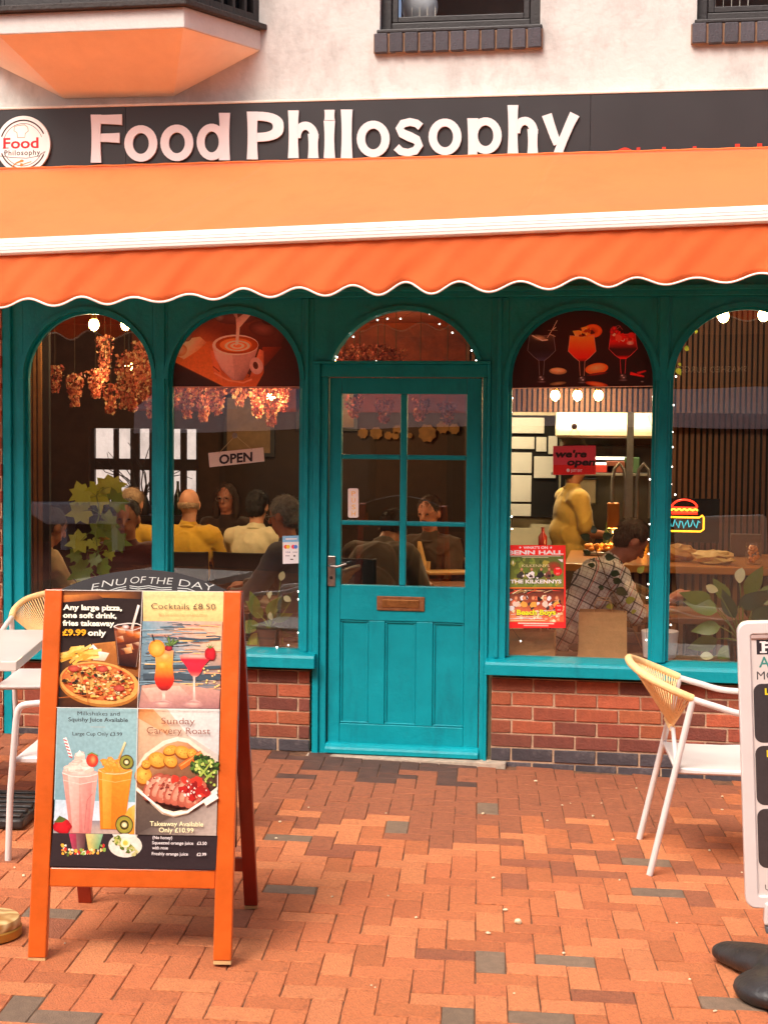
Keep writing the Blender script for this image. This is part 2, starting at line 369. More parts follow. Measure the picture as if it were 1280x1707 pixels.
for cx in range(-70, 60):
    for cy in range(-75, 45):
        t = (cx - cy + 3) % 4
        if t == 0: cells = ((cx, cy), (cx + 1, cy)); mid = (cx + 1, cy + .5); ang = TH
        elif t == 3: cells = ((cx, cy), (cx, cy + 1)); mid = (cx + .5, cy + 1); ang = TH + math.pi / 2
        else: continue
        P = O0 + ex * (mid[0] * G) + ey * (mid[1] * G); x, y = P.x, P.y
        if not (-4.6 < x < 4.6 and -9.3 < y < -.02): continue
        rnd = random.Random(cx * 7919 + cy * 104729)
        u = rnd.random()
        if cells[0] in DARK or cells[1] in DARK: mi = 3
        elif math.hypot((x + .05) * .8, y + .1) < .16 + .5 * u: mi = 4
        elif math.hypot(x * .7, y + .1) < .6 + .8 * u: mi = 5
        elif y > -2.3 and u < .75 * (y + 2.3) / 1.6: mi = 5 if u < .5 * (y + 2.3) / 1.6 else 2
        else: mi = 0 if u < .5 else (1 if u < .74 else (2 if u < .965 else (5 if u < .997 else 3)))
        z = gz(x) + rnd.uniform(-.0018, .0018); v = Vector((x, y, z)) - CAM; dep = v.dot(FW)
        sx = 640 + F_PX * v.dot(RT) / dep; sy = 853.5 - F_PX * v.dot(UP) / dep
        vis = dep > .5 and -40 < sx < 1320 and sy < 1760
        cand.append((0 if vis else 1, dep, x, y, z, ang, mi, rnd.randint(0, 3), rnd.uniform(-.004, .004), rnd.uniform(-.004, .004)))
cand.sort()
rot_t = Matrix.Rotation(TILT, 3, 'Y')
rest = MB()
for i, (nv, dep, x, y, z, ang, mi, k, ta, tb) in enumerate(cand):
    rm = rot_t @ Euler((ta, tb, 0)).to_matrix() @ Matrix.Rotation(ang, 3, 'Z')
    if i < 298:
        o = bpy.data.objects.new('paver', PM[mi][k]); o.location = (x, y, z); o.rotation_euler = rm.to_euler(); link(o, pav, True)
    else:
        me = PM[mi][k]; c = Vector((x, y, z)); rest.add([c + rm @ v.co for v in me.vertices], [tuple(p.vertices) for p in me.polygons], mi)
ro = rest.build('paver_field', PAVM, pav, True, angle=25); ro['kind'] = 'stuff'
# pale mortar strip under the door
# crumbs and a pebble dropped on the paving
rnd = random.Random(5); cr = MB()
for i in range(46):
    x = rnd.uniform(-1.4, 1.7); y = rnd.uniform(-3.3, -.25); s_ = rnd.uniform(.003, .008); cr.ball((x, y, gz(x) + s_ * .5), (s_ * rnd.uniform(.7, 1.8), s_, s_ * .6), 7, 5, rot=Matrix.Rotation(rnd.random() * 6, 3, 'Z'))
cr = tag(cr.build('crumbs', mat('pale_crumb', '#d8c4a0', .8, var=.25, scale=80), smooth=True), 'pale crumbs and petals scattered over the paving', 'crumbs', kind='stuff')
pb_ = on_ground(863, 1540); pb = MB().ball((pb_.x, pb_.y, pb_.z + .009), (.014, .012, .0105), 10, 8); pb.v = [(a + rnd.uniform(-.002, .002), b + rnd.uniform(-.002, .002), c) for a, b, c in pb.v]
tag(pb.build('pebble', mat('pale_pebble', '#e0cfa8', .8, var=.2, scale=60), smooth=True), 'small cream pebble lying alone on the paving', 'pebble')
th = MB().box(-.52, .56, -.07, .1, -.06, .006).build('threshold_strip', mat('pale_mortar', '#b3a08c', .9, var=.25, scale=20, bump=.5, bscale=80), pav, bevel=.004)

# ------------------------------------------------------------------ brick plinth walls under the windows
MORTAR = mat('lime_mortar', '#c09c7e', .95, var=.2, scale=30, bump=.5, bscale=120)
BRM = [mat('brick_red', '#9c5038', .85, var=.2, scale=18, bump=.5, bscale=90, rand=.22, dirt='#6e3a2e', dscale=10),
       mat('brick_orange', '#ae5c3a', .85, var=.2, scale=18, bump=.5, bscale=90, rand=.2, dirt='#7d4031', dscale=10),
       mat('brick_brown', '#7d4434', .85, var=.2, scale=18, bump=.5, bscale=90, rand=.2, dirt='#5d3a33', dscale=8),
       mat('brick_blue_black', '#4a4245', .7, var=.25, scale=14, bump=.5, bscale=90, rand=.2, dirt='#7b6f69', dscale=14)]
def brick_mesh(w, h, d, mi, seed):
    rnd = random.Random(seed); b = bmesh.new(); bmesh.ops.create_cube(b, size=1)
    for v in b.verts: v.co = Vector((v.co.x * w, v.co.y * d, v.co.z * h)) + Vector([rnd.uniform(-.0016, .0016) for _ in range(3)])
    bmesh.ops.bevel(b, geom=list(b.edges), offset=.003, segments=1, affect='EDGES')
    me = bpy.data.meshes.new('brick'); b.to_mesh(me); b.free(); me.materials.append(BRM[mi]); return me
BM_FULL = [[brick_mesh(.215, .065, .1, mi, mi * 9 + k) for k in range(3)] for mi in range(4)]
BM_HALF = [[brick_mesh(.1025, .065, .1, mi, 50 + mi * 9 + k) for k in range(2)] for mi in range(4)]
def brick_wall(name, label, x0, x1, ztop, rows, yfront, dark_rows, off=0.):
    t = thing(name, label, 'wall', ((x0 + x1) / 2, yfront + .05, gz((x0 + x1) / 2)))
    MB().box(x0, x1, yfront + .006, yfront + .22, ztop - rows * .075 - .1, ztop).build('mortar_core', MORTAR, t)
    for r in range(rows):
        z = ztop - .0375 - r * .075; x = x0 + (.0 if (r + off) % 2 else -.1125) ; rnd = random.Random(hash((x0, r)) & 0xffff)
        while x < x1 - .02:
            a = max(x, x0); b = min(x + .215, x1)
            if b - a > .04:
                mi = 3 if r >= dark_rows else rnd.choice([0, 0, 1, 1, 2]) if r < dark_rows - 1 else rnd.choice([2, 2, 0])
                if b - a > .2: me = BM_FULL[mi][rnd.randint(0, 2)]; sx = 1
                else: me = BM_HALF[mi][rnd.randint(0, 1)]; sx = (b - a) / .1025
                o = bpy.data.objects.new('brick', me); o.location = ((a + b) / 2, yfront + .05 + rnd.uniform(-.0025, .0015), z + rnd.uniform(-.001, .001)); o.scale = (sx, 1, 1)
                o.rotation_euler = (0, rnd.uniform(-.006, .006), rnd.uniform(-.008, .008)); link(o, t)
            x += .225
    return t
brick_wall('brick_wall', 'low red brick wall under the window left of the teal door', -2.262, -.515, .454, 6, .0, 5)
brick_wall('brick_wall', 'low red brick wall right of the teal door with dark base courses', .476, 2.262, .454, 7, .0, 5, 1)
brick_wall('brick_pier', 'tall narrow brick pier at the far left edge of the shopfront', -2.6, -2.266, 2.99, 40, -.03, 99)
brick_wall('brick_pier', 'tall narrow brick pier at the far right end of the shopfront', 2.266, 2.6, 2.99, 41, -.03, 99)

# ------------------------------------------------------------------ shopfront joinery
SF = thing('shopfront', 'teal painted timber shopfront with arched windows and panelled door', 'shopfront', (0, 0, 0))
ZT = 2.47; SPR = 2.037
def part(name, x0, x1, y0, y1, z0, z1, m=TEAL, parent=None, bevel=.004):
    return MB().box(x0, x1, y0, y1, z0, z1).build(name, m, parent or SF, bevel=bevel)
part('pilaster', -2.262, -2.213, -.02, .1, .0, ZT); part('pilaster', -2.2128, -2.147, .0, .1, .56, ZT)
part('mullion', -1.401, -1.315, .0, .1, .562, ZT); part('mullion', -1.386, -1.33, -.01, .0, .562, ZT)
part('post', -.571, -.5, .0, .1, .552, ZT); part('post', -.548, -.528, -.012, .0, .56, ZT)
part('post', .452, .545, .0, .1, .552, ZT); part('post', .485, .507, -.012, .0, .56, ZT)
part('mullion', 1.309, 1.383, .0, .1, .562, ZT); part('mullion', 1.322, 1.37, -.01, .0, .562, ZT)
part('pilaster', 2.147, 2.213, .0, .1, .56, ZT); part('pilaster', 2.2132, 2.262, -.02, .1, .0, ZT)
# door frame
part('door_jamb', -.4995, -.465, -.012, .1, -.02, 2.12); part('door_jamb', -.4645, -.427, .006, .1, -.02, 2.05)
part('door_jamb', .409, .434, .006, .1, -.03, 2.05); part('door_jamb', .4345, .4515, -.012, .1, -.03, 2.12)
part('transom', -.464, .434, .002, .1, 2.0505, 2.1195); part('transom', -.4995, .4515, -.02, .1, 2.12, 2.136)
# sills: sloped top, rounded nose
def sill(x0, x1):
    prof = [(.1, .565), (-.05, .552), (-.066, .546), (-.074, .533), (-.075, .478), (.0, .474), (.1, .474)]
    return MB().prism(prof, x0, x1, 'x').build('window_sill', TEAL, SF, bevel=.003)
sill(-2.212, -.4755); sill(.4455, 2.212)
def semi(x0, x1, n=28):
    cx = (x0 + x1) / 2; r = (x1 - x0) / 2; return arc(cx, SPR, r, r, 180, 0, n)
def spandrel(x0, x1):
    A = semi(x0, x1); B = [(p[0], ZT) for p in A]
    MB().strip(A, B, .0, .1).build('spandrel', TEAL, SF, smooth=True)
    cx = (x0 + x1) / 2; r = (x1 - x0) / 2
    A = [(x0, .57)] + semi(x0, x1) + [(x1, .57)]; B = [(x0 - .02, .57)] + arc(cx, SPR, r + .02, r + .02, 180, 0, 28) + [(x1 + .02, .57)]
    A = [(x0 + .003, .57)] + arc(cx, SPR, r - .003, r - .003, 180, 0, 28) + [(x1 - .003, .57)]
    MB().strip(A[1:-1], B[1:-1], -.014, .0).build('arch_moulding', TEAL, SF, smooth=True, angle=30)
    # inner bead holding the glass
    B2 = [(x0 + .016, .567)] + arc(cx, SPR, r - .016, r - .016, 180, 0, 28) + [(x1 - .016, .567)]; A2 = [(x0 + .0005, .567)] + arc(cx, SPR, r - .0005, r - .0005, 180, 0, 28) + [(x1 - .0005, .567)]
    MB().strip(A2, B2, .035, .062).build('glazing_bead', TEAL, SF, smooth=True, angle=30)
    P = [(x0 + .004, .566)] + arc(cx, SPR, r - .004, r - .004, 180, 0, 36) + [(x1 - .004, .566)]
    return MB().prism(P, .05, .056).build('window_pane', GLASS, SF)
WX = [(-2.147, -1.401), (-1.315, -.571), (.545, 1.309), (1.383, 2.147)]
for a, b in WX: spandrel(a, b)
# fanlight over the door: segmental arch
FR = .423; FCZ = 1.985; fa = math.degrees(math.asin((2.137 - FCZ) / FR)); fcx = -.012
A = arc(fcx, FCZ, FR, FR, 180 - fa, fa, 28); B = [(p[0], ZT) for p in A]
MB().strip([(-.4995, 2.137)] + A + [(.4515, 2.137)], [(-.4995, ZT)] + B + [(.4515, ZT)], .0, .1).build('spandrel', TEAL, SF, smooth=True)
MB().strip(arc(fcx, FCZ, FR - .003, FR - .003, 180 - fa, fa, 28), arc(fcx, FCZ, FR + .02, FR + .02, 180 - fa, fa, 28), -.014, .0).build('arch_moulding', TEAL, SF, smooth=True, angle=30)
MB().prism([(p[0], p[1]) for p in arc(fcx, FCZ, FR - .002, FR - .002, 180 - fa, fa, 32)], .05, .056).build('fanlight_pane', GLASS, SF)
part('frieze', -2.262, 2.262, -.03, .1, ZT + .001, 2.72); part('frieze', -2.262, 2.262, -.012, .1, 2.721, 3.05)
part('cornice', -2.262, 2.262, -.055, -.0305, ZT + .03, ZT + .055)

# door
door = MB()
for b in ((-.42, -.3535, .008, 2.046), (.3225, .402, .008, 2.046)): door.box(b[0], b[1], .03, .07, b[2], b[3])
for z0, z1 in ((1.961, 2.046), (.736, .928), (.008, .169)): door.box(-.3533, .3223, .0304, .0696, z0, z1)
for x0, x1 in ((-.197, -.108), (.062, .154)): door.box(x0, x1, .0306, .069, .1692, .7358)
door = door.build('door', TEAL, SF, bevel=.004)
for x0, x1 in ((-.3533, -.1972), (-.1078, .0618), (.1542, .3223)):
    MB().box(x0, x1, .046, .06, .1692, .7358).build('door_panel', TEAL, door)
    pm = MB()
    for q in ((x0, x1, .1692, .181), (x0, x1, .724, .7358)): pm.prism([(q[0], q[2]), (q[1], q[2]), (q[1], q[3]), (q[0], q[3])], .037, .0465)
    for q in ((x0, x0 + .012, .1812, .7238), (x1 - .012, x1, .1812, .7238)): pm.prism([(q[0], q[2]), (q[1], q[2]), (q[1], q[3]), (q[0], q[3])], .037, .0465)
    pm.build('panel_moulding', TEAL, door, bevel=.005)
MB().box(-.034, .002, .034, .066, .9282, 1.9608).build('glazing_bar', TEAL, door, bevel=.007)
for z0, z1 in ((1.609, 1.635), (1.252, 1.278)):
    for x0, x1 in ((-.3533, -.0342), (.0022, .3223)): MB().box(x0, x1, .0345, .0655, z0, z1).build('glazing_bar', TEAL, door, bevel=.007)
for z0, z1 in ((1.6352, 1.9608), (1.2782, 1.6088), (.9282, 1.2518)):
    for x0, x1 in ((-.3533, -.0342), (.0022, .3223)): MB().box(x0, x1, .05, .054, z0, z1).build('door_pane', GLASS, door)
MB().prism([(.03, .066), (.006, .06), (-.012, .046), (-.018, .034), (-.018, .012), (.03, .010)], -.4265, .409, 'x').build('weather_board', TEAL, door, bevel=.003)
BRASS = mat('aged_brass', '#9c6b3c', .45, .8, var=.3, scale=30, bump=.2)
STEEL = mat('worn_chrome', '#a9a39b', .3, .9, var=.25, scale=40)
lp = MB().box(-.152, .108, .0225, .0302, .794, .872).build('letter_plate', mat('letter_plate_wood', '#8a5a36', .5, .3, var=.3, scale=30, bump=.3), door, bevel=.003)
MB().box(-.122, .078, .0185, .0226, .812, .854).build('letter_flap', BRASS, door, bevel=.002)
hp = MB().box(-.424, -.381, .021, .0302, .918, 1.083).build('handle_plate', STEEL, door, bevel=.003)
MB().tube([(-.403, .021, 1.035), (-.403, -.02, 1.035), (-.395, -.03, 1.033), (-.36, -.032, 1.03), (-.325, -.03, 1.042), (-.312, -.03, 1.046)], [.009, .009, .009, .007, .007, .006], 10).build('lever', STEEL, door, smooth=True)
MB().lathe([(.009, 0), (.009, .004), (.002, .005)], n=14).build('keyhole', mat('black_iron', '#161515', .5), door, smooth=True)
kh = bpy.data.objects.get('keyhole'); kh.matrix_basis = Matrix.Translation((-.403, .0212, .965)) @ Matrix.Rotation(R(90), 4, 'X')

# ------------------------------------------------------------------ building above
BLD = thing('building', 'white rendered upper storey with dark framed windows above the sign', 'building', (0, .1, 3.05))
w_ = MB()
WIN = [(-.158, .684, 3.872, 5.0), (1.48, 2.32, 3.868, 5.0)]
w_.box(-7, 7, .0, .3, 3.05, 3.8675)
xs = [-7, -.158, .684, 1.48, 2.32, 7]
w_.box(-7, -.158, 0, .3, 3.8676, 5.0).box(.684, 1.48, 0, .3, 3.8676, 5.0).box(2.32, 7, 0, .3, 3.8676, 5.0).box(-7, 7, 0, .3, 5.0001, 6.6)
w_.build('rendered_wall', RENDER, BLD)
w2 = MB().box(-7, -2.601, .0, .3, -.3, 3.0499).box(2.601, 7, .0, .3, -.3, 3.0499); w2.build('side_wall', RENDER, BLD)
SILLBR = mat('sill_brick_slate', '#4b474c', .8, var=.2, scale=20, bump=.5, bscale=80, rand=.2)
sbm = {}
for i, (x0, x1, z0, z1) in enumerate(WIN):
    f = MB(); t_ = .055
    f.box(x0, x0 + t_, .05, .12, z0, z1).box(x1 - t_, x1, .05, .12, z0, z1).box(x0 + t_, x1 - t_, .05, .12, z0, z0 + .05).box(x0 + t_, x1 - t_, .05, .12, z1 - .05, z1)
    wn = f.build('window', DARKWOOD, BLD, bevel=.006)
    MB().box(x0 + t_, x1 - t_, .08, .085, z0 + .05, z1 - .05).build('window_pane', GLASS_UP, wn)
    MB().box(x0 - .012, x1 + .012, -.03, .08, z0 - .022, z0 - .0008).build('sill_board', DARKWOOD, wn, bevel=.006)
    fr = MB(); q = .03
    a0, a1, b0, b1 = x0 + t_ + .004, x1 - t_ - .004, z0 + .052, z1 - .052
    fr.box(a0, a0 + q, .055, .078, b0, b1).box(a1 - q, a1, .055, .078, b0, b1).box(a0 + q, a1 - q, .055, .078, b0, b0 + q).build('casement', DARKWOOD, wn, bevel=.004)
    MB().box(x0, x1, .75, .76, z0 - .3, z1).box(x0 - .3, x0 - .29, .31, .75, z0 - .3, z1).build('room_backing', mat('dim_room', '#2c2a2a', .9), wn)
    rods = MB()
    for k in range(7): rods.tube([(x0 + .1 + k * .042, .2, z0 - .1), (x0 + .1 + k * .042, .2, z0 + (.17 if k < 5 else .1))], .0022, 6)
    rods.build('airer_rods', mat('pale_rods', '#d8d2c4', .5), wn)
    if i == 0: MB().ball((x0 + .17, .3, z0 + .2), (.1, .1, .1), 20, 14).build('lamp_globe', mat('pale_globe', '#c9d0d4', .3), wn, smooth=True)
    bs = part('brick_sill', x0 - .028, x1 + .014, -.025, .05, z0 - .122, z0 - .0225, mat('sill_mortar', '#8a6a52', .95, var=.2, bump=.4), BLD, .002)
    n = 11; wd = (x1 - x0 + .042) / n
    for k in range(n):
        o = MB().box(-wd / 2 + .0055, wd / 2 - .0055, -.037, .0, -.05, .0505); key = round(wd, 4)
        if key not in sbm: sbm[key] = o.mesh('brick', SILLBR)
        b = bpy.data.objects.new('brick', sbm[key]); b.location = (x0 - .028 + wd * (k + .5), 0, z0 - .0725 + random.uniform(-.002, .002)); b.rotation_euler = (0, random.uniform(-.02, .02), 0); link(b, bs)
        b.modifiers.new('bevel', 'BEVEL').width = .004
# oriel bay: tapered plaster soffit, white band, dark sill and dark window box
SOFFIT_TINT = mat('bounce_tinted_soffit', '#f2e4d0', .85, var=.06, scale=5, bump=.2, bscale=18)  # warm tint puts some of the awning's bounced light into the colour
out = [(-.801, .0), (-1.075, -.5), (-2.075, -.49), (-2.36, .0)]
orl = MB(); zs = (3.788, 3.892)
orl.prism(out, zs[0], zs[1], 'z'); orl = orl.build('oriel_band', mat('white_masonry_smooth', '#d4ccc6', .8, var=.05, bump=.25), BLD, bevel=.005)
low = [(-1.283, .0, 3.558), (-1.902, .0, 3.562)]
v = [(p[0] - (.004 if p[0] > -1.5 else -.004), p[1], 3.787) for p in out] + low
MB().add(v, [(0, 1, 4), (1, 2, 5, 4), (2, 3, 5), (0, 3, 2, 1), (0, 4, 5, 3)]).build('oriel_soffit', SOFFIT_TINT, orl, bevel=.004)
o2 = [(-.765, .0), (-1.055, -.535), (-2.095, -.525), (-2.4, .0)]
MB().prism(o2, 3.893, 3.925, 'z').build('oriel_sill', mat('weathered_dark_timber', '#3b3532', .8, var=.3, scale=25, bump=.6, bscale=60), orl, bevel=.006)
i1 = [(-.84, .0), (-1.09, -.47), (-2.06, -.46), (-2.32, .0)]; i2 = [(-.86, .0), (-1.105, -.45), (-2.045, -.44), (-2.30, .0)]
def oriel_win(a, b, n):
    a = Vector(a); b = Vector(b); f = MB(); d = (b - a) / n
    for k in range(n + 1): p = a + d * k; f.bar((p.x, p.y, 3.926), (p.x, p.y, 5.0), .05 if k in (0, n) else .016, .05, (d.x, d.y, 0))
    f.bar((a.x, a.y, 3.95), (b.x, b.y, 3.95), .05, .045, (0, 0, 1)); f.bar((a.x, a.y, 4.97), (b.x, b.y, 4.97), .05, .05, (0, 0, 1))
    w = f.build('oriel_window', DARKWOOD, orl, bevel=.004)
oriel_win(i1[0], i1[1], 6); oriel_win(i1[1], i1[2], 3); oriel_win(i1[2], i1[3], 3)
MB().prism(i2, 3.93, 4.99, 'z').build('oriel_glass', mat('dark_leaded_glass', '#14171a', .08, var=.3), orl)
MB().prism(o2, 5.0, 5.1, 'z').build('oriel_roof', DARKWOOD, orl)
# ------------------------------------------------------------------ fascia sign
YS = -.07
SIGN = thing('shop_sign', 'long dark grey fascia sign with white raised letters above the orange awning', 'sign', (0, -.03, 3.06))
def sign_mat():
    M = mat('fascia_panel', '#2e2a2b', .45, var=.06, scale=3)
    return M
for x0, x1 in ((-3.2, -1.53), (-1.529, .952), (.953, 3.2)):
    MB().box(x0, x1, YS, -.001, 3.06, 3.496).build('fascia_panel', sign_mat(), SIGN, bevel=.002)
MB().box(-3.2, 3.2, YS - .004, .0, 3.4965, 3.51).build('top_trim', mat('cream_trim', '#d9d0c0', .5), SIGN, bevel=.003)
LET = mat('white_acrylic_letters', '#e4dad8', .35, var=.02, coat=.2)
def Sx(px, py):
    q = at(px, py, YS - .014); return (q.x, q.z)
def flare(x0, x1, y0, y1, k=3.0, n=6):
    "vertical stem with concave flared sides between picture coordinates"
    A = []; B = []
    for i in range(n + 1):
        t = i / n; e = k * (1 - (2 * t - 1) ** 2) * .5; y = y0 + (y1 - y0) * t; A.append(Sx(x0 + e, y)); B.append(Sx(x1 - e, y))
    return A, B
def hflare(y0, y1, xa, xb, k=2.0):
    "horizontal bar that widens towards its free right end"
    n = 4; A = []; B = []
    for i in range(n + 1):
        t = i / n; x = xa + (xb - xa) * t; e = k * t * t; A.append(Sx(x, y0 - e * .6)); B.append(Sx(x, y1 + e))
    return A, B
def ringp(cx, cy, rx, ry, ix, iy, a0=0., a1=360., n=26, icx=0., p=2.0):
    full = a1 - a0 >= 360; A = []; B = []
    def se(t, r1, r2): 
        c, s = math.cos(t), math.sin(t); return (r1 * math.copysign(abs(c) ** (2 / p), c), r2 * math.copysign(abs(s) ** (2 / p), s))
    for i in range(n if full else n + 1):
        t = R(a0 + (a1 - a0) * i / n); q = se(t, rx, ry); w = se(t, ix, iy); A.append(Sx(cx + q[0], cy + q[1])); B.append(Sx(cx + icx + w[0], cy + w[1]))
    return A, B, full
def stroke(pts, w):
    A = []; B = []; k = len(pts)
    for i, p in enumerate(pts):
        a = pts[max(i - 1, 0)]; b = pts[min(i + 1, k - 1)]; dx, dy = b[0] - a[0], b[1] - a[1]; l = math.hypot(dx, dy)
        ww = w[i] / 2 if isinstance(w, list) else w / 2
        A.append(Sx(p[0] - dy / l * ww, p[1] + dx / l * ww)); B.append(Sx(p[0] + dy / l * ww, p[1] - dx / l * ww))
    return A, B
def letter(*strips):
    mb = MB()
    for i, s in enumerate(strips): mb.strip(s[0], s[1], YS - .013 + i * .0006, YS - .0005 - i * .0002, closed=len(s) > 2 and s[2])
    return mb.build('letter', LET, SIGN, smooth=True, angle=35)
letter(flare(151.5, 169, 191, 271), hflare(191.5, 206, 160, 203.5), hflare(222.5, 236, 160, 199.5))
def o(cx, cy): letter(ringp(cx, cy, 27.5, 30.5, 13.5, 17.5))
o(235, 239); o(295, 238)
letter(ringp(353, 236.5, 25, 30.5, 12, 17.5), flare(365, 383.5, 188, 267))
letter(flare(411.5, 430, 186, 265.5), ringp(424, 211, 49, 25, 31, 10.5, -90, 90, 16, p=2.6))
def hh(x, y0, yb, yt): letter(flare(x, x + 18, y0, yb), flare(x + 33, x + 51, yt + 20, yb, 2.5), ringp(x + 29, yt + 27, 22, 27.5, 8, 14, 180, 360, 14))
hh(480, 184, 263.5, 203)
letter(flare(539.5, 558.5, 201, 263.5)); letter(flare(540.5, 558, 183, 200, 1.5))
letter(flare(568, 587.5, 182.5, 263.5)); o(622, 231.5)
sp = [(701, 211), (694, 205.5), (683, 203), (671, 206), (666, 214), (670, 222), (682, 227.5), (694, 233), (698, 242), (692, 251), (680, 254.5), (668, 252), (660.5, 245)]
letter(stroke(sp, [13, 13, 13, 13.5, 14, 15, 16, 15, 14, 13.5, 13, 13, 13]))
o(741.5, 228)
letter(flare(778.5, 796.5, 197, 282), ringp(809, 226, 27, 30.5, 13, 17.5))
hh(845.5, 175, 256.5, 195)
letter(stroke([(911, 191), (916, 206), (923, 226), (929, 240)], [17, 15.5, 14.5, 14]), stroke([(957.5, 190), (949, 207), (938, 233), (927, 262), (917, 278)], [17, 15, 14.5, 14.5, 15]))
# red lettering half hidden behind the awning edge
RED = mat('red_acrylic_letters', '#d93a26', .35, var=.03, coat=.2)
vs, fs = glyphs('Global', .02, 1.15); gx = max(v[0] for v in vs); k = (at(1160, 250, YS).x - at(1022, 250, YS).x) / gx
x0 = at(1022, 250, YS).x; zb = at(1022, 246, YS).z - .73 * .2 
def redword(word, xa, xb):
    vs, fs = glyphs(word, .02, 1.15); a = min(v[0] for v in vs); b = max(v[0] for v in vs); xa_ = at(xa, 245, YS).x; xb_ = at(xb, 245, YS).x; kk = (xb_ - xa_) / (b - a); h = .145 / .73
    mb = MB(); V = [(xa_ + (v[0] - a) * kk, YS - .012, 3.079 + v[1] * h) for v in vs]; n = len(V)
    mb.add(V, fs); mb.add([(q[0], YS - .0005, q[2]) for q in V], [tuple(reversed(f)) for f in fs])
    from collections import Counter
    ec = Counter(); 
    for f in fs:
        for i in range(len(f)): ec[tuple(sorted((f[i], f[(i + 1) % len(f)])))] += 1
    for (a_, b_), c_ in ec.items():
        if c_ == 1: mb.add([V[a_], V[b_], (V[b_][0], YS - .0005, V[b_][2]), (V[a_][0], YS - .0005, V[a_][2])], [(0, 1, 2, 3)])
    return mb.build('lettering', RED, SIGN)
redword('Global', 1022, 1160)
# two tall strokes of the next word
for px in (1228, 1265): MB().box(at(px - 4, 250, YS).x, at(px + 4, 250, YS).x, YS - .012, YS - .0005, 3.079, 3.226).build('letter', RED, SIGN)
# round logo plate
LOGO = thing('logo_disc', 'round white logo plate with red and black lettering on the dark sign', 'sign', (at(40, 240, YS).x, YS - .01, at(40, 240, YS).z))
lc = at(39, 241, YS - .016); lr = at(84, 241, YS - .016).x - lc.x
MB().strip(arc(lc.x, lc.z, lr, lr, 0, 360, 48)[:-1], arc(lc.x, lc.z, .001, .001, 0, 360, 48)[:-1], YS - .016, YS - .0005, closed=True).build('disc', mat('logo_white', '#efe9e2', .4, var=.02), LOGO)
P = Print(lambda x, y: ((x - 39) * lr / 45, -(y - 241) * lr / 45))
def arcl(rad, a0, a1, w, c, n=24): P.line([(39 + rad * math.cos(R(a0 + (a1 - a0) * i / n)), 241 + rad * math.sin(R(a0 + (a1 - a0) * i / n))) for i in range(n + 1)], w, c)
arcl(38, 200, 335, 2.2, '#3a2420'); arcl(33, 195, 340, .8, '#3a2420'); arcl(38, 25, 160, 2.2, '#3a2420'); arcl(33.5, 25, 160, .9, '#3a2420')
hat = [(30, 230), (29, 222), (24, 219), (25, 212.5), (31, 211), (36, 210.5), (42, 210), (47, 214), (48, 220), (43, 223.5), (42, 230), (30, 230)]
P.line(hat, .9, '#e2763a')
def serif_word(P, word, x0, x1, y, cap, c):
    P.text(word, x0, x1, y, cap, c, bold=.022)
    return
serif_word(P, 'Food', 6, 65, 246.5, 17, '#d8242a')
for x in (6.2, 10.5): P.poly([(x - 1.2, 245.2), (x + 4.5, 245.2), (x + 4.5, 246.6), (x - 1.2, 246.6)], '#d8242a')
P.text('Philosophy', 8, 67.5, 257.5, 8.4, '#241a1a', bold=.012, spacing=1.15)
P.line([(0, 258), (20, 261), (45, 262.5), (66, 259.5), (74, 253)], .9, '#3a2420'); P.line([(72, 259), (76, 252)], .9, '#3a2420')
P.line([(20, 276), (28, 269.5), (37, 266.5)], 1.6, '#e2883a', 3.); P.line([(34, 274), (44, 270.5), (53, 268)], 1.6, '#e2883a', 1.2); P.ell(37, 266.5, 3.2, 2, '#e2883a'); P.blob(36.5, 272.5, 2.6, '#e2883a')
P.build('logo_print', (lc.x, YS - .0164, lc.z), (1, 0, 0), (0, 0, 1), (0, -1, 0), LOGO)

# ------------------------------------------------------------------ awning
AW = thing('awning', 'orange fabric awning with white front bar and scalloped valance', 'awning', (0, -.06, 3.1))
AX0, AX1, AY0, AY1 = -3.0, 3.0, -.085, -1.1
ORANGE = mat('awning_acrylic_canvas', '#f48a46', .8, dirt='#d8702e', dscale=2.2, dlo=.5, dhi=.95, var=.04, scale=3, bump=.1, bscale=500, trans=.36, sheen=.2)
VAL = mat('valance_acrylic_canvas', '#f87c3a', .8, dirt='#dd6426', dscale=3.5, dlo=.48, dhi=.9, var=.05, scale=4, bump=.1, bscale=500, trans=.32, sheen=.2)
def zback(x): return 3.188 + .0068 * x
def zfront(x): return 2.668 + .0297 * x
def fabric(x, t):
    y = AY0 + (AY1 - AY0) * t; z = zback(x) + (zfront(x) + .012 - zback(x)) * t
    z -= .028 * math.sin(math.pi * t) * (.8 + .2 * math.sin(x * 2.1))
    z += .0035 * math.sin(x * 6 + t * 3.0) * t + .010 * math.tanh((x + .97 - (.5 - t) * .5) / .012) * min(1, t * 6) * min(1, (1 - t) * 6) + .008 * math.tanh((x - .72 + (t - .5) * .12) / .012) * min(1, t * 6) * min(1, (1 - t) * 6) + .003 * math.sin(31 * x + 12 * t) * math.exp(-((x + .75) / .25) ** 2) * t
    z += .006 * t * math.sin(9 * x + 1.3 * math.sin(3 * x)) * math.exp(-((1 - t) / .18))
    return (x, y, z)
nx, ny = 760, 22; mb = MB(); V = [fabric(AX0 + (AX1 - AX0) * i / nx, j / ny) for j in range(ny + 1) for i in range(nx + 1)]
mb.add(V, [(j * (nx + 1) + i, j * (nx + 1) + i + 1, (j + 1) * (nx + 1) + i + 1, (j + 1) * (nx + 1) + i) for j in range(ny) for i in range(nx)])
fb = mb.build('canopy', ORANGE, AW, smooth=True, angle=60); sm = fb.modifiers.new('thickness', 'SOLIDIFY'); sm.thickness = .002
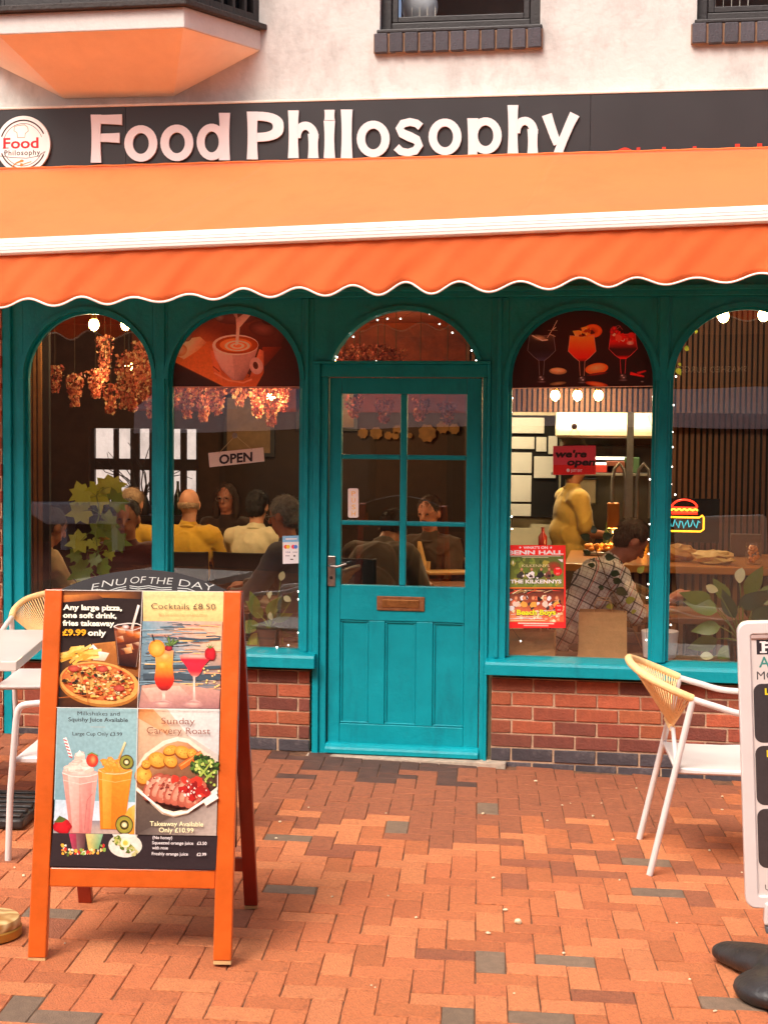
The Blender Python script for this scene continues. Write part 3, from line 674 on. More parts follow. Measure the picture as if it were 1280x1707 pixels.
# back roller edge, slightly wavy hem against the sign
MB().tube([(AX0 + (AX1 - AX0) * i / 120, AY0, zback(AX0 + (AX1 - AX0) * i / 120) + .002 + .0015 * math.sin(i * 1.7)) for i in range(121)], .007, 8).build('hem', ORANGE, AW, smooth=True)
MB().tube([(AX0, -.045, zback(AX0) - .035), (AX1, -.045, zback(AX1) - .035)], .03, 16).build('roller_tube', mat('galvanised_tube', '#8d8d8c', .4, .8), AW, smooth=True)
prof = [(-.02, .045), (-.036, .040), (-.044, .03), (-.046, .018), (-.0445, .0165), (-.0455, .004), (-.044, .0025), (-.0445, -.012), (-.043, -.0135), (-.042, -.026), (-.034, -.034), (-.012, -.037), (.012, -.03), (.016, .02), (.004, .042)]
b = MB(); n = len(prof)
for x in (AX0, AX1): b.add([(x, AY1 + p[0], zfront(x) + p[1]) for p in prof], [])
b.f += [tuple(range(n)), tuple(range(2 * n - 1, n - 1, -1))] + [(i, (i + 1) % n, n + (i + 1) % n, n + i) for i in range(n)]; b.m += [0] * (n + 2)
b.build('front_bar', mat('white_powder_coat', '#f3ece4', .35, var=.03, coat=.2), AW, smooth=True, angle=35)
def vbot(x):
    ph = 2 * math.pi * (x + 1.79) / .2605; return 2.383 + .0262 * x + (.021 + .005 * math.sin(x * 2.3 + 1) + .003 * math.sin(x * 7.7)) * (1 - math.cos(ph + .35 * math.sin(x * 1.9) + .25 * math.sin(x * 5.1))) - .004 * math.sin(x * 3.1)
nx, ny = 480, 8; mb = MB(); V = []
for j in range(ny + 1):
    for i in range(nx + 1):
        x = AX0 + (AX1 - AX0) * i / nx; t = j / ny; zt = zfront(x) - .036; z = zt + (vbot(x) - zt) * t
        y = AY1 - .018 - .006 * t + t * (.011 * math.sin(x * 5.3 + .6) + .006 * math.sin(x * 13.1) + .004 * math.sin(x * 24.0 + 5 * t)) + .002 * math.sin(x * 40 + t * 9)
        V.append((x, y, z))
mb.add(V, [(j * (nx + 1) + i, j * (nx + 1) + i + 1, (j + 1) * (nx + 1) + i + 1, (j + 1) * (nx + 1) + i) for j in range(ny) for i in range(nx)])
va = mb.build('valance', VAL, AW, smooth=True, angle=60); sm = va.modifiers.new('thickness', 'SOLIDIFY'); sm.thickness = .002
MB().tube([V[ny * (nx + 1) + i] for i in range(nx + 1)], .0052, 6).build('scallop_trim', mat('white_edging_tape', '#f7efe2', .6), va, smooth=True)
for x in (-2.2, 2.2):
    MB().tube([(x, -.05, 2.95), (x + .25 * (1 if x < 0 else -1), -.55, 2.78), (x, -1.06, zfront(x) - .01)], .02, 8).build('folding_arm', mat('white_powder_coat'), AW)
# ------------------------------------------------------------------ A-board
BOARDWOOD = mat('varnished_orange_wood', '#d05c18', .35, var=.16, scale=7, bump=.15, bscale=40, coat=.35)
BOARDSHADE = mat('varnished_wood_shaded', '#8c2410', .4, var=.2, scale=7, bump=.15, bscale=40, coat=.3)  # rear frame: the orange wood with its shade put into the colour
WORN = mat('bare_wood_ends', '#c9a06a', .8, var=.2)
BLK = mat('blackboard', '#2b2627', .6, var=.12, scale=10)
AB = thing('a_board', 'tall orange wooden A-board with four food posters and blackboard top', 'signboard', (-.43, -3.248, gz(-.43)), R(7.9))
TOPY, TOPZ = .25, 1.205; LEN = math.hypot(TOPY, TOPZ); sdir = Vector((0, TOPY / LEN, TOPZ / LEN)); ndir = Vector((0, -TOPZ / LEN, TOPY / LEN))
def S(u, s, n=0.): q = sdir * s + ndir * n; return (u, q.y, q.z)
for sx in (-1, 1):
    lg = MB().bar(S(sx * .306, .012), S(sx * .306, LEN), .06, .034).build('leg', BOARDWOOD, AB, bevel=.004, local=True)
    MB().bar(S(sx * .306, .0), S(sx * .306, .0115), .058, .032).build('leg_end', WORN, lg, local=True)
    rl = MB().bar((sx * .306 + .03, .59, .012), (sx * .306 + .005, .285, 1.2), .05, .034).build('rear_leg', BOARDSHADE, AB, bevel=.004, local=True)
    MB().bar((sx * .306 + .0303, .5935, .0), (sx * .306 + .03, .59, .0115), .048, .032).build('leg_end', WORN, rl, local=True)
MB().bar(S(-.2755, .272), S(.2755, .272), .062, .026, tuple(sdir)).build('bottom_rail', BOARDWOOD, AB, bevel=.004, local=True)
MB().bar((-.25, .553, .17), (.31, .553, .17), .05, .022, (0, 0, 1)).build('rear_rail', BOARDSHADE, AB, bevel=.003, local=True)
MB().bar((-.25, .43, .66), (.30, .43, .66), .018, .78, (0, 1, 0)).build('rear_board', mat('rear_blackboard', '#241f20', .6), AB, local=True)
MB().bar(S(-.2755, .767, -.004), S(.2755, .767, -.004), .926, .012, tuple(sdir)).build('front_board', BLK, AB, local=True)
MB().tube([(-.09 + .09 * math.cos(a / 8 * math.pi), .28, .235 - .03 * math.sin(a / 8 * math.pi)) for a in range(9)], .003, 6).build('stay_chain', mat('black_iron'), AB, local=True)
# arched blackboard header behind the top of the frame
hz = [(-.30, 1.17)] + [(x / 20 * .305, 1.222 + .083 * math.cos(x / 20 * math.pi / 2) ** .8) for x in range(-20, 21)] + [(.30, 1.17)]
hd = MB(); k = len(hz)
hd.add([S(p[0], p[1], -.022) for p in hz] + [S(p[0], p[1], -.034) for p in hz], [tuple(range(k)), tuple(range(2 * k - 1, k - 1, -1))] + [(i, (i + 1) % k, k + (i + 1) % k, k + i) for i in range(k)])
hd = hd.build('arched_header', BLK, AB, local=True)
_T = [0., 0., 1.]
def bmap(x, y):
    x = _T[0] + x / _T[2]; y = _T[1] + y / _T[2]
    v = (y - 986.5) / (1450 - 986.5); l = 104 - 27 * v; r = 382 - 14.5 * v
    return ((x - l) / (r - l) * .551 - .2755, 1.228 - v * .922)
P = Print(bmap)
CH = '#d8d6cf'
for t, a, b, y, dy in (('E', 150, 162, 985, -2), ('NU', 168, 209, 979, -5), ('OF', 217, 243, 972, -1), ('THE', 248, 290, 972, 1), ('DAY', 302, 362, 975, 9)): P.text(t, a, b, y, 12.5, CH, bold=-.012, dy=dy, slant=.25)
for pts in ([(150, 986), (165, 983), (180, 985), (196, 980), (211, 977)], [(160, 990), (180, 986), (196, 983.5), (211, 981)], [(217, 976), (232, 978), (250, 975.5), (272, 979), (290, 978)], [(217, 979.5), (232, 981.5), (250, 979), (272, 982.5), (290, 981.5)], [(300, 979), (318, 980), (335, 986)], [(300, 983), (316, 984), (330, 990)]): P.line(pts, 1.3, CH)
P.build('chalk_lettering', S(0, 0, -.0218), (1, 0, 0), tuple(sdir), tuple(ndir), hd, print_mat('chalk', .9, 0.), local=True)

# ---- the four posters
P = Print(bmap); LEM = lambda *a: P.ell(*a)
# top left: pizza offer (zoom units: 4 per picture pixel)
_T[:] = [80, 980, 4.]
P.poly([(97, 28), (652, 24), (618, 822), (62, 824)], '#2d211f')
P.poly([(97, 28), (652, 24), (650, 80), (300, 70), (95, 100)], ['#4a2417', '#33201d', '#3d2620', '#c0702c', '#d9803a'])
P.poly([(96, 60), (330, 45), (380, 80), (94, 108)], ['#e58c42', '#a0552a', '#3a2320', '#b9622e'])
P.poly([(290, 390), (636, 350), (625, 620), (480, 560)], ['#c07a3c', '#c98540', '#8a4d22', '#b06a30'])
P.poly([(85, 440), (420, 380), (600, 640), (618, 822), (62, 824)], ['#3c2a22', '#b87034', '#8a4a22', '#4a2a1a', '#3a2018'])
# paper and fries
P.poly([(270, 420), (300, 393), (345, 440), (412, 452), (380, 505), (300, 500)], ['#e8ddc9', '#f6efdf', '#fbf6ea', '#e2d3bd', '#c9b493', '#d9c39c'])
for i in range(26):
    x = random.uniform(95, 300); y = 500 - random.uniform(0, 80) * (1 - abs(x - 190) / 200); a = random.uniform(-.7, .25); l = random.uniform(70, 130)
    P.line([(x - l / 2 * math.cos(a), y - l / 2 * math.sin(a)), (x + l / 2 * math.cos(a), y + l / 2 * math.sin(a))], random.uniform(15, 21), random.choice(['#e9a93a', '#f2bd52', '#d9922c', '#f6cb6c']), c2=random.choice(['#f2bd52', '#d08a28', '#f8d684']))
for i in range(7):
    x = 120 + i * 24; P.line([(x, 420 + random.uniform(0, 40)), (x + 95, 395 + random.uniform(0, 70))], 17, random.choice(['#f2bd52', '#e3a134']), c2='#f8d27a')
# pizza
P.ell(342, 668, 285, 150, '#c98a44', '#b06a2a', 6, 40); P.ell(340, 655, 278, 143, '#e7b05e', '#e0a052', 6, 40); P.ell(332, 648, 255, 124, '#e7b661', '#c9622e', 6, 40)
for i in range(330):
    a = random.uniform(0, 6.283); q = math.sqrt(random.random()) * .96; x = 332 + 250 * q * math.cos(a); y = 648 + 120 * q * math.sin(a) + (x - 332) * .1
    if x < 78 or y > 800: continue
    c = random.choice(['#f3cf85', '#f5d999', '#e8b253', '#d8642f', '#c8442a', '#e07f45', '#f0c06a', '#b8392a', '#f7e2ac', '#e59a6a'])
    P.blob(x, y, random.uniform(7, 19), c, None if random.random() < .5 else random.choice(['#d98c3c', '#e8b860', '#c9502c']), .4, 8, .6)
for i in range(46):
    a = random.uniform(0, 6.283); q = math.sqrt(random.random()) * .9; P.blob(332 + 245 * q * math.cos(a), 648 + 115 * q * math.sin(a), random.uniform(5, 11), random.choice(['#4c5a24', '#2f2b1c', '#5d7030', '#3b1f1a']), None, .5, 7, .6)
for x, y in ((165, 560), (365, 560), (480, 690)): P.ell(x, y, 40, 22, '#d0604a', '#a83a2c')
for x, y in ((235, 735), (320, 605), (185, 645), (100, 645), (505, 640), (225, 590)): P.blob(x, y, 16, '#241c18', '#3a3020', .3, 9, .7)
P.line([(60, 760), (250, 740), (390, 700), (560, 600)], 5, '#b5602a'); P.line([(265, 800), (255, 700), (200, 560)], 5, '#b5602a')
# cola
P.poly([(447, 270), (640, 268), (600, 550), (475, 535)], ['#7a3a26', '#8a4428', '#231112', '#1a0c0e'])
P.poly([(452, 300), (638, 298), (630, 380), (460, 400)], ['#a2532c', '#b8642e', '#5a241a', '#4a1d16'])
for x, y, c in ((500, 300, '#d98a56'), (560, 320, '#c8622a'), (610, 330, '#d8722e'), (490, 360, '#a8501f'), (560, 410, '#d98a4a'), (600, 400, '#6a2a1a'), (515, 440, '#5a2418'), (545, 435, '#e0985a')): P.poly([(x - 28, y - 16), (x + 20, y - 26), (x + 30, y + 14), (x - 18, y + 24)], [c, '#e8b890', c, '#6a2c18'])
P.line([(447, 272), (475, 258), (545, 248), (610, 250), (640, 262)], 7, '#e5d8cc'); P.line([(447, 274), (500, 292), (580, 296), (640, 275)], 6, '#cdbcae')
P.line([(460, 300), (480, 530)], 4, '#8a6a5a'); P.line([(636, 300), (602, 545)], 4, '#9a7a68')
P.line([(622, 122), (572, 290)], 17, '#f4e8de', c2='#d8b8a4'); P.ell(530, 272, 26, 16, '#efe6e0', '#a07262')
Wt = '#fbf3dc'
for t, x0, x1, y in (('Any large pizza,', 99, 506, 160), ('one soft drink,', 97, 468, 214), ('fries takeaway', 94, 452, 268)): P.text(t, x0, x1, y, 37, Wt, bold=.035)
P.text('£9.99', 91, 256, 334, 42, '#f7a823', bold=.04); P.text('only', 268, 395, 334, 40, Wt, bold=.035)
# top right: cocktails
P.vgrad(652, 24, 1208, 232, [(0, '#f2cf96'), (.55, '#f6d08a'), (1, '#f2b877')]); 
P.poly([(649, 232), (1199, 228), (1180, 820), (618, 822)], ['#7fa0ac', '#e0a888', '#7d7070', '#57606a'])
P.poly([(850, 231), (1199, 228), (1190, 420), (900, 420)], ['#c0a49a', '#f2b08a', '#e8bc90', '#a8a4a4'])
for i in range(150):
    y = random.uniform(240, 690); x = random.uniform(660, 1170); warm = (x - 650) / 550; w = random.uniform(20, 90)
    c = random.choice(['#f6c47c', '#e9a878', '#c98f7c', '#d8b49a'] if random.random() < warm else ['#5f7c88', '#86a3ad', '#4b5f6c', '#a9b9bd', '#3f5460'])
    P.line([(max(x - w, 640 - (y - 240) * .04), y), (x, y - random.uniform(0, 5)), (min(x + w, 1190), y + random.uniform(-3, 3))], random.uniform(3, 9), c)
for y in (352, 545, 600, 620): P.line([(650 if y > 500 else 900, y), (900, y - 8), (1050, y + 4), (1186, y - 6)], 22 if y > 500 else 14, '#46535c')
for i in range(14): P.ell(random.uniform(1040, 1180), random.uniform(500, 720), 7, 7, '#ffe49a', '#f2b868')
P.poly([(640, 670), (860, 646), (1183, 700), (1176, 820), (618, 822)], ['#c8957e', '#d8a286', '#c88f80', '#a06a68', '#b88078'])
P.poly([(640, 690), (900, 668), (1000, 760), (700, 780)], ['#e2b49c', '#e8bca2', '#b8807a', '#d09a88'])
# hurricane glass
def lens(cx, ys, ws, cs):
    for i in range(len(ys) - 1): P.poly([(cx - ws[i], ys[i]), (cx + ws[i], ys[i]), (cx + ws[i + 1], ys[i + 1]), (cx - ws[i + 1], ys[i + 1])], [cs[i], cs[i], cs[i + 1], cs[i + 1]])
lens(797, [430, 480, 540, 590, 625, 660, 690, 703], [66, 62, 58, 64, 68, 60, 38, 18], ['#e89468', '#f2a04a', '#f79a2e', '#f4702a', '#e83a22', '#d4281e', '#a02020', '#701818'])
P.ell(800, 470, 34, 22, '#fbc274', '#f2a04a'); P.ell(780, 530, 30, 22, '#fbb850', '#f79a2e')
lens(792, [703, 735, 765, 785], [14, 10, 12, 60], ['#d8a090', '#f0cdb8', '#d8a898', '#c8a098']); P.ell(782, 795, 72, 22, '#dca590', '#b8827c'); P.ell(782, 790, 50, 10, '#eec4ae', '#c89488')
P.ell(746, 418, 58, 60, '#f6a93a', '#e8852a'); P.ell(748, 418, 46, 48, '#fbbd5a', '#f09a34')
P.line([(714, 322), (730, 372)], 9, '#23272b'); P.ell(828, 415, 26, 20, '#c0303a', '#7a1c28'); 
for a, l in ((-150, 40), (-100, 70), (-35, 75), (-60, 60)): P.ell(838 + l * .5 * math.cos(R(a)), 400 + l * .5 * math.sin(R(a)), l * .5, 9, '#7f9a50', '#3c5228', a)
P.line([(802, 328), (830, 372)], 4, '#5a4038')
# margarita glass
lens(1010, [468, 490, 520, 545, 570, 598, 608], [104, 100, 74, 54, 46, 26, 10], ['#f0a890', '#e8283a', '#ec2c40', '#e42a3c', '#d8283a', '#d86a60', '#e8b0a0'])
P.ell(1010, 466, 106, 13, '#f3bba4', '#ee8a80'); lens(1004, [606, 680, 760, 780], [8, 7, 9, 50], ['#e0b0a0', '#f4d8c8', '#d8a898', '#c89890']); P.ell(994, 795, 72, 22, '#d8a090', '#b8827c'); P.ell(994, 790, 48, 10, '#ecc0ac', '#c89488')
P.blob(1116, 450, 40, '#e42a34', '#a81824', .12, 12, 1.15); 
for a in (-150, -110, -70, -30): P.line([(1116, 412), (1116 + 34 * math.cos(R(a)), 408 + 26 * math.sin(R(a)))], 9, '#6a7a3a', 2)
P.text('Cocktails £8.50', 710, 1153, 148, 42, '#4a4038', bold=-.006); P.text('Buy One Get Second Half Price', 762, 1095, 190, 13, '#e2a468', bold=0)
# bottom left: milkshakes (second zoom)
_T[:] = [70, 1180, 4.]
P.poly([(98, 28), (655, 28), (633, 862), (55, 862)], ['#8fb0b4', '#94b8ba', '#7fa8ae', '#6f98a2'])
P.poly([(72, 640), (634, 650), (632, 780), (58, 790)], ['#b9cdd8', '#c2d4de', '#d9dfe4', '#cfd6de'])
P.poly([(58, 780), (632, 770), (630, 862), (53, 862)], ['#8e8a92', '#8a7f84', '#caa890', '#a89a98'])
P.line([(95, 30), (65, 640)], 6, '#a9c4c6')
P.text('Milkshakes and', 232, 526, 76, 28, '#2c2a2c', bold=0.); P.text('Squishy Juice Available', 168, 583, 117, 28, '#2c2a2c', bold=.014); P.text('Large Cup Only £3.99', 196, 542, 211, 25, '#2c2a2c', bold=.008)
P.line([(322, 153), (425, 153)], 2, '#c8a890')
# pink shake
P.poly([(122, 460), (370, 462), (318, 860), (172, 860)], ['#e8a090', '#f0a898', '#c87068', '#d07a70']); P.poly([(160, 470), (240, 470), (236, 855), (190, 855)], ['#f7c4b4', '#f2b0a0', '#dc8c80', '#e49a8c'])
P.poly([(245, 520), (330, 520), (305, 850), (262, 850)], ['#f0a494', '#dc8478', '#c06a64', '#d8847a']); P.line([(330, 600), (295, 640), (280, 760), (275, 840)], 5, '#b86a60')
P.ell(246, 460, 126, 24, '#f8cfc0', '#e8a898'); P.line([(122, 462), (180, 482), (246, 488), (312, 482), (370, 464)], 7, '#f6d8cc'); P.line([(126, 510), (246, 536), (362, 512)], 5, '#f4c8ba')
for i in range(44):
    t = random.random(); w = 112 * (1 - t); P.ell(246 + random.uniform(-w, w), 455 - t * 120, random.uniform(22, 44), random.uniform(10, 18), random.choice(['#fbe6d6', '#f6d3c0', '#f2c2ae']), random.choice(['#eec0ac', '#f4d4c4', '#e4ac9a']), random.uniform(-25, 15))
P.poly([(215, 350), (245, 308), (275, 355)], ['#f4d8c8', '#fdf0e4', '#eec4b0'])
P.line([(142, 228), (184, 355)], 24, '#f7efe8')
for k in range(6): P.line([(133 + k * 7.4, 240 + k * 22), (156 + k * 7.2, 250 + k * 22)], 9, '#d04a48')
P.ell(332, 375, 42, 46, '#f0683c', '#d42c28'); P.ell(338, 372, 20, 30, '#f8a868', '#e8502e'); P.line([(300, 340), (330, 326), (372, 345)], 9, '#7a8a42')
# orange slush
P.poly([(372, 440), (612, 438), (552, 830), (385, 830)], ['#f08a2a', '#f2922e', '#e0701c', '#e87a20']); P.poly([(400, 450), (470, 450), (460, 825), (405, 825)], ['#f8ac4a', '#f49a34', '#ec8424', '#f0902c'])
P.ell(492, 440, 120, 20, '#f7b066', '#ee8c34'); P.line([(372, 442), (430, 462), (492, 466), (552, 460), (612, 440)], 7, '#f9c68e'); P.line([(376, 500), (492, 520), (604, 498)], 4, '#f8b468')
for i in range(26): P.blob(random.uniform(410, 570), random.uniform(370, 445), random.uniform(16, 34), random.choice(['#f9b04e', '#f39a34', '#fbc06c']), '#ee8c2c', .3, 9, .7)
P.line([(564, 252), (520, 360)], 14, '#f4dca0', c2='#c88a3a')
def kiwi(x, y, r, fc): P.ell(x, y, r, r, '#7a5a34', '#5a4426'); P.ell(x, y, r * .88, r * .86, fc, '#8a8a34'); P.ell(x, y, r * .5, r * .5, '#6a5a24', '#3a3018'); P.ell(x, y, r * .3, r * .28, '#f2e8c4', '#c8b878')
kiwi(572, 385, 50, '#a89a44'); P.poly([(550, 862), (556, 740), (585, 690), (628, 664), (631, 862)], ['#e89a34', '#f6b04a', '#f2a83e', '#f9c068', '#e0882c'])
P.blob(120, 815, 62, '#e4262c', '#a81620', .1, 14, .85); P.poly([(62, 790), (100, 745), (150, 768), (118, 790)], '#55622c')
# black strip with thumbnails
P.poly([(52, 860), (1206, 860), (1192, 1086), (28, 1076)], '#33282a')
kiwi(554, 800, 64, '#d2a83c')
P.poly([(165, 862), (285, 862), (270, 975), (190, 975)], ['#c23a5a', '#6a3a3a', '#4a2a2a', '#a84a5a']); P.poly([(215, 862), (283, 862), (272, 975), (222, 975)], ['#8a5a5a', '#5a3434', '#5a3a38', '#8a6a64'])
P.poly([(283, 862), (405, 862), (372, 960), (300, 965)], ['#e8c87a', '#7fb08a', '#6a9a64', '#d8b860'])
for i in range(60):
    x = random.uniform(115, 415); P.blob(x, 985 + random.uniform(-50, 18) * (1 if x < 180 or x > 370 else .4), random.uniform(6, 14), random.choice(['#d8342c', '#e88a3a', '#f2d48a', '#8aa84a', '#e8e0c8', '#5a6a2e', '#f0b040']), None, .4, 7)
P.ell(560, 935, 118, 78, '#e9e2d4', '#d8cfbe'); P.poly([(470, 862), (650, 862), (640, 880), (480, 880)], '#e2dbcc')
for i in range(90): 
    t = random.random(); P.blob(485 + t * 140 + random.uniform(-25, 25), 890 + t * 80 + random.uniform(-26, 26), random.uniform(6, 13), random.choice(['#8a9a3c', '#b8b45a', '#5a6a2a', '#6a5a3a', '#c8c080']), None, .4, 7)
P.ell(562, 918, 34, 30, '#f2c24a', '#f8ecc8'); P.ell(562, 918, 18, 16, '#f0b23a', '#e8c25a')
# bottom right: roast
P.poly([(660, 28), (1222, 26), (1198, 862), (633, 862)], ['#e2b890', '#d9d2c8', '#9c8a7c', '#6a5a52'])
P.poly([(660, 28), (760, 28), (880, 150), (860, 200), (655, 90)], ['#c87a44', '#d8935a', '#e8b48a', '#e2a474', '#d08a52']); P.poly([(860, 28), (1222, 26), (1215, 330), (1000, 200)], ['#e6dccf', '#d2cec8', '#c4c0bc', '#ece2d6'])
P.poly([(640, 560), (880, 740), (1200, 620), (1198, 862), (633, 862)], ['#6a5648', '#5d4e46', '#a8968a', '#bba99c', '#54463f'])
tray = [(640, 420), (700, 330), (830, 240), (930, 212), (1010, 225), (1110, 300), (1212, 370), (1208, 560), (1130, 640), (1000, 720), (900, 745), (820, 725), (640, 575)]
P.poly(tray, ['#efc9a8', '#f4d2b4', '#f7dcc4', '#f8e2cc', '#f4d8c0', '#eccdb2', '#e8c8ac', '#f4e4d0', '#f8eedc', '#f8ecd6', '#f4e2c8', '#f0d8ba', '#e8c8a4'])
P.poly([(650, 430), (720, 345), (850, 262), (930, 240), (1000, 252), (1100, 325), (1206, 395), (1204, 540), (1100, 620), (990, 690), (900, 708), (830, 690), (644, 545)], ['#c8875a', '#d8966a', '#e0a478', '#d8986a', '#c8885c', '#9a6848', '#6a4a38', '#3a2a24', '#4a3228', '#3a241c', '#2e1c18', '#3a241c', '#8a5838'])
def spud(x, y, rx, ry, rot): P.ell(x, y + 8, rx, ry, '#b8621e', '#8a4416', rot); P.ell(x, y, rx * .95, ry * .9, '#f2bc52', '#d88a2c', rot, off=(-.2, -.2)); [P.blob(x + random.uniform(-.5, .5) * rx, y + random.uniform(-.5, .5) * ry, 4, '#b87a28') for _ in range(7)]
for q in ((690, 470, 62, 64, 20), (790, 365, 68, 56, 10), (880, 370, 52, 46, 30), (880, 300, 54, 34, -15), (965, 312, 58, 44, 20), (1030, 320, 36, 34, 30), (710, 395, 34, 30, 0)): spud(*q)
P.line([(945, 415), (1100, 318)], 40, '#e8702a', c2='#d85a1e'); P.line([(950, 405), (1095, 310)], 9, '#f49a56')
for i in range(130):
    a = random.uniform(0, 6.283); q = math.sqrt(random.random()); P.blob(1110 + 95 * q * math.cos(a) + 10, 400 + 75 * q * math.sin(a), random.uniform(7, 16), random.choice(['#3f5a26', '#587a30', '#2a3e1c', '#6e8f3a', '#23321a']), None, .4, 8)
for pts in ([(1085, 470), (1130, 420), (1160, 380)], [(1120, 500), (1165, 450), (1200, 430)], [(1060, 400), (1100, 430), (1140, 480)]): P.line(pts, 16, '#a9b850', 8)
for i in range(40): P.blob(random.uniform(1060, 1200), random.uniform(360, 540), random.uniform(6, 11), random.choice(['#b8c25a', '#8fa844', '#d0d478', '#33481e']), None, .4, 7)
for i in range(7):
    x = 765 + i * 48; y = 545 + i * 8
    P.ell(x + 10, y + 10, 60, 112, '#5a241c', '#3a1612', 38); P.ell(x, y, 56, 108, random.choice(['#d88a70', '#dc9678', '#cf7c64']), random.choice(['#a84c38', '#b85a44']), 38); P.ell(x - 8, y - 6, 34, 78, '#e8a88c', '#d08468', 38)
    for k in range(14): P.blob(x + random.uniform(-45, 40), y + random.uniform(-70, 70), random.uniform(5, 13), random.choice(['#c0604a', '#efc0a4', '#9a4434', '#e09a7c', '#7a3026']), None, .5, 7)
for i in range(26): P.blob(random.gauss(1050, 50), random.gauss(570, 42), random.uniform(14, 34), random.choice(['#b8241e', '#8f1a18', '#d23a2a', '#a82420']), None, .35, 9)
for i in range(14): P.blob(random.gauss(1050, 42), random.gauss(565, 36), random.uniform(4, 11), '#f6d8cc', None, .5, 7)
P.line([(644, 560), (830, 706), (900, 726), (1000, 706), (1206, 575)], 16, '#f9efdc'); P.line([(1120, 655), (1208, 602)], 30, '#f6ead4')
P.text('Sunday', 820, 1052, 128, 46, '#8a4a34', bold=-.006); P.text('Carvery Roast', 718, 1158, 192, 46, '#8a4a34', bold=-.006)
P.text('Takeaway Available', 737, 1110, 802, 32, '#f6e9b4', bold=.012); P.text('Only £10.99', 800, 1042, 843, 32, '#f6e9b4', bold=.012)
Wh = '#e8e0dc'
for t, x0, x1, y in (('(No honey)', 755, 893, 888), ('Squeezed orange juice', 752, 1040, 922), ('with rose', 752, 863, 955), ('Freshly orange juice', 750, 1003, 993), ('£3.50', 1066, 1133, 922), ('£2.99', 1064, 1130, 994)): P.text(t, x0, x1, y, 21, Wh, bold=.012)
# white seams between posters
_T[:] = [0, 0, 1.]
P.line([(243.8, 986.6), (234, 1186), (228, 1395)], 1.0, '#d8d0c8'); P.line([(93, 1186.5), (376, 1186.5)], 1.1, '#e0dcd4'); P.line([(104, 987.2), (382, 986.9)], 1., '#e8e0d4')
P.build('posters', S(0, 0, .0022), (1, 0, 0), tuple(sdir), tuple(ndir), AB, print_mat('glossy_poster', .3, .2, gain=1.12), local=True)
for n_ in ('pizza_poster',): pass

# ------------------------------------------------------------------ rope-back chairs
WTUBE = mat('white_powder_tube', '#dcd4ce', .35, var=.04, scale=8, coat=.15)
ROPE = mat('peach_cord', '#f4cb8c', .75, var=.12, scale=60, bump=.3, bscale=250)
def smoothpts(c, n=6):
    c = [Vector(p) for p in c]; out = []
    for i in range(len(c) - 1):
        p0, p1, p2, p3 = c[max(i - 1, 0)], c[i], c[i + 1], c[min(i + 2, len(c) - 1)]
        for k in range(n):
            t = k / n; out.append(.5 * ((2 * p1) + (p2 - p0) * t + (2 * p0 - 5 * p1 + 4 * p2 - p3) * t * t + (3 * p1 - p0 - 3 * p2 + p3) * t ** 3))
    out.append(c[-1]); return out
def chair(label, loc, rz):
    t = thing('cord_chair', label, 'chair', loc, rz, 'white tube chairs with cord backs')
    for s in (-1, 1):
        MB().tube([(0, s * .27, .0), (.16, s * .265, .725)], .0135, 12).build('rear_leg', WTUBE, t, True, local=True)
        MB().tube(smoothpts([(.16, s * .265, .725), (.25, s * .275, .70), (.345, s * .28, .675), (.47, s * .28, .665), (.545, s * .277, .65), (.565, s * .275, .6)]), .0135, 12).build('armrest', WTUBE, t, True, local=True)
        MB().tube([(.565, s * .275, .6), (.59, s * .275, .3), (.6, s * .28, 0)], .0135, 12).build('front_leg', WTUBE, t, True, local=True)
        MB().tube([(.1, s * .1, .575), (.1, s * .255, .455)], .009, 8).build('back_strut', WTUBE, t, True, local=True)
    MB().tube([(.095, -.11, .575), (.095, .11, .575)], .011, 10).build('back_rail', WTUBE, t, True, local=True)
    st = MB().prism([(.09, .43), (.1, .45), (.3, .44), (.5, .447), (.575, .44), (.58, .425), (.5, .42), (.1, .415)], -.252, .252, 'y') if False else None
    q = [(.09, .445), (.2, .438), (.35, .436), (.5, .443), (.575, .438), (.585, .424), (.572, .412), (.35, .412), (.1, .415)]
    mb = MB(); k = len(q)
    mb.add([(a, -.255, b) for a, b in q] + [(a, .255, b) for a, b in q], [tuple(range(k)), tuple(range(2 * k - 1, k - 1, -1))] + [(i, (i + 1) % k, k + (i + 1) % k, k + i) for i in range(k)])
    mb.build('seat', WTUBE, t, True, bevel=.008, local=True, angle=50)
    rim = smoothpts([(.16, -.265, .728), (.07, -.262, .765), (-.02, -.215, .805), (-.068, -.11, .832), (-.078, 0, .838), (-.068, .11, .832), (-.02, .215, .805), (.07, .262, .765), (.16, .265, .728)], 8)
    MB().tube(rim, .0165, 12).build('back_rim', ROPE, t, True, local=True)
    cords = MB(); n = len(rim)
    for i in range(1, 62):
        u = i / 62 * (n - 1); a = int(u); p = rim[a].lerp(rim[min(a + 1, n - 1)], u - a); y = (i / 62 - .5) * .21
        cords.tube([p, (.095, y, .575)], .0031, 5)
    c = cords.build('cord_back', ROPE, t, True, local=True); c['kind'] = 'stuff'
    cords = MB()
    for i in range(36): cords.tube([(.095 + .0125 * math.cos(a), (i / 35 - .5) * .215, .575 + .0125 * math.sin(a)) for a in (0, 1.05, 2.1, 3.14, 4.2, 5.25)], .0032, 5, closed=True)
    c = cords.build('cord_wrap', ROPE, t, True, local=True); c['kind'] = 'stuff'
    return t
chair('white tube chair with peach cord back beside the pavement sign', (1.264, -1.5365, gz(1.26)), R(3.8))
chair('white cord-back chair behind the white table near the left window', (-1.80, -.25, gz(-1.8) - .004), R(-78))
chair('white chair tucked at the white table, mostly hidden by the A-board', (-.71, -1.93, gz(-.71) - .012), R(188))

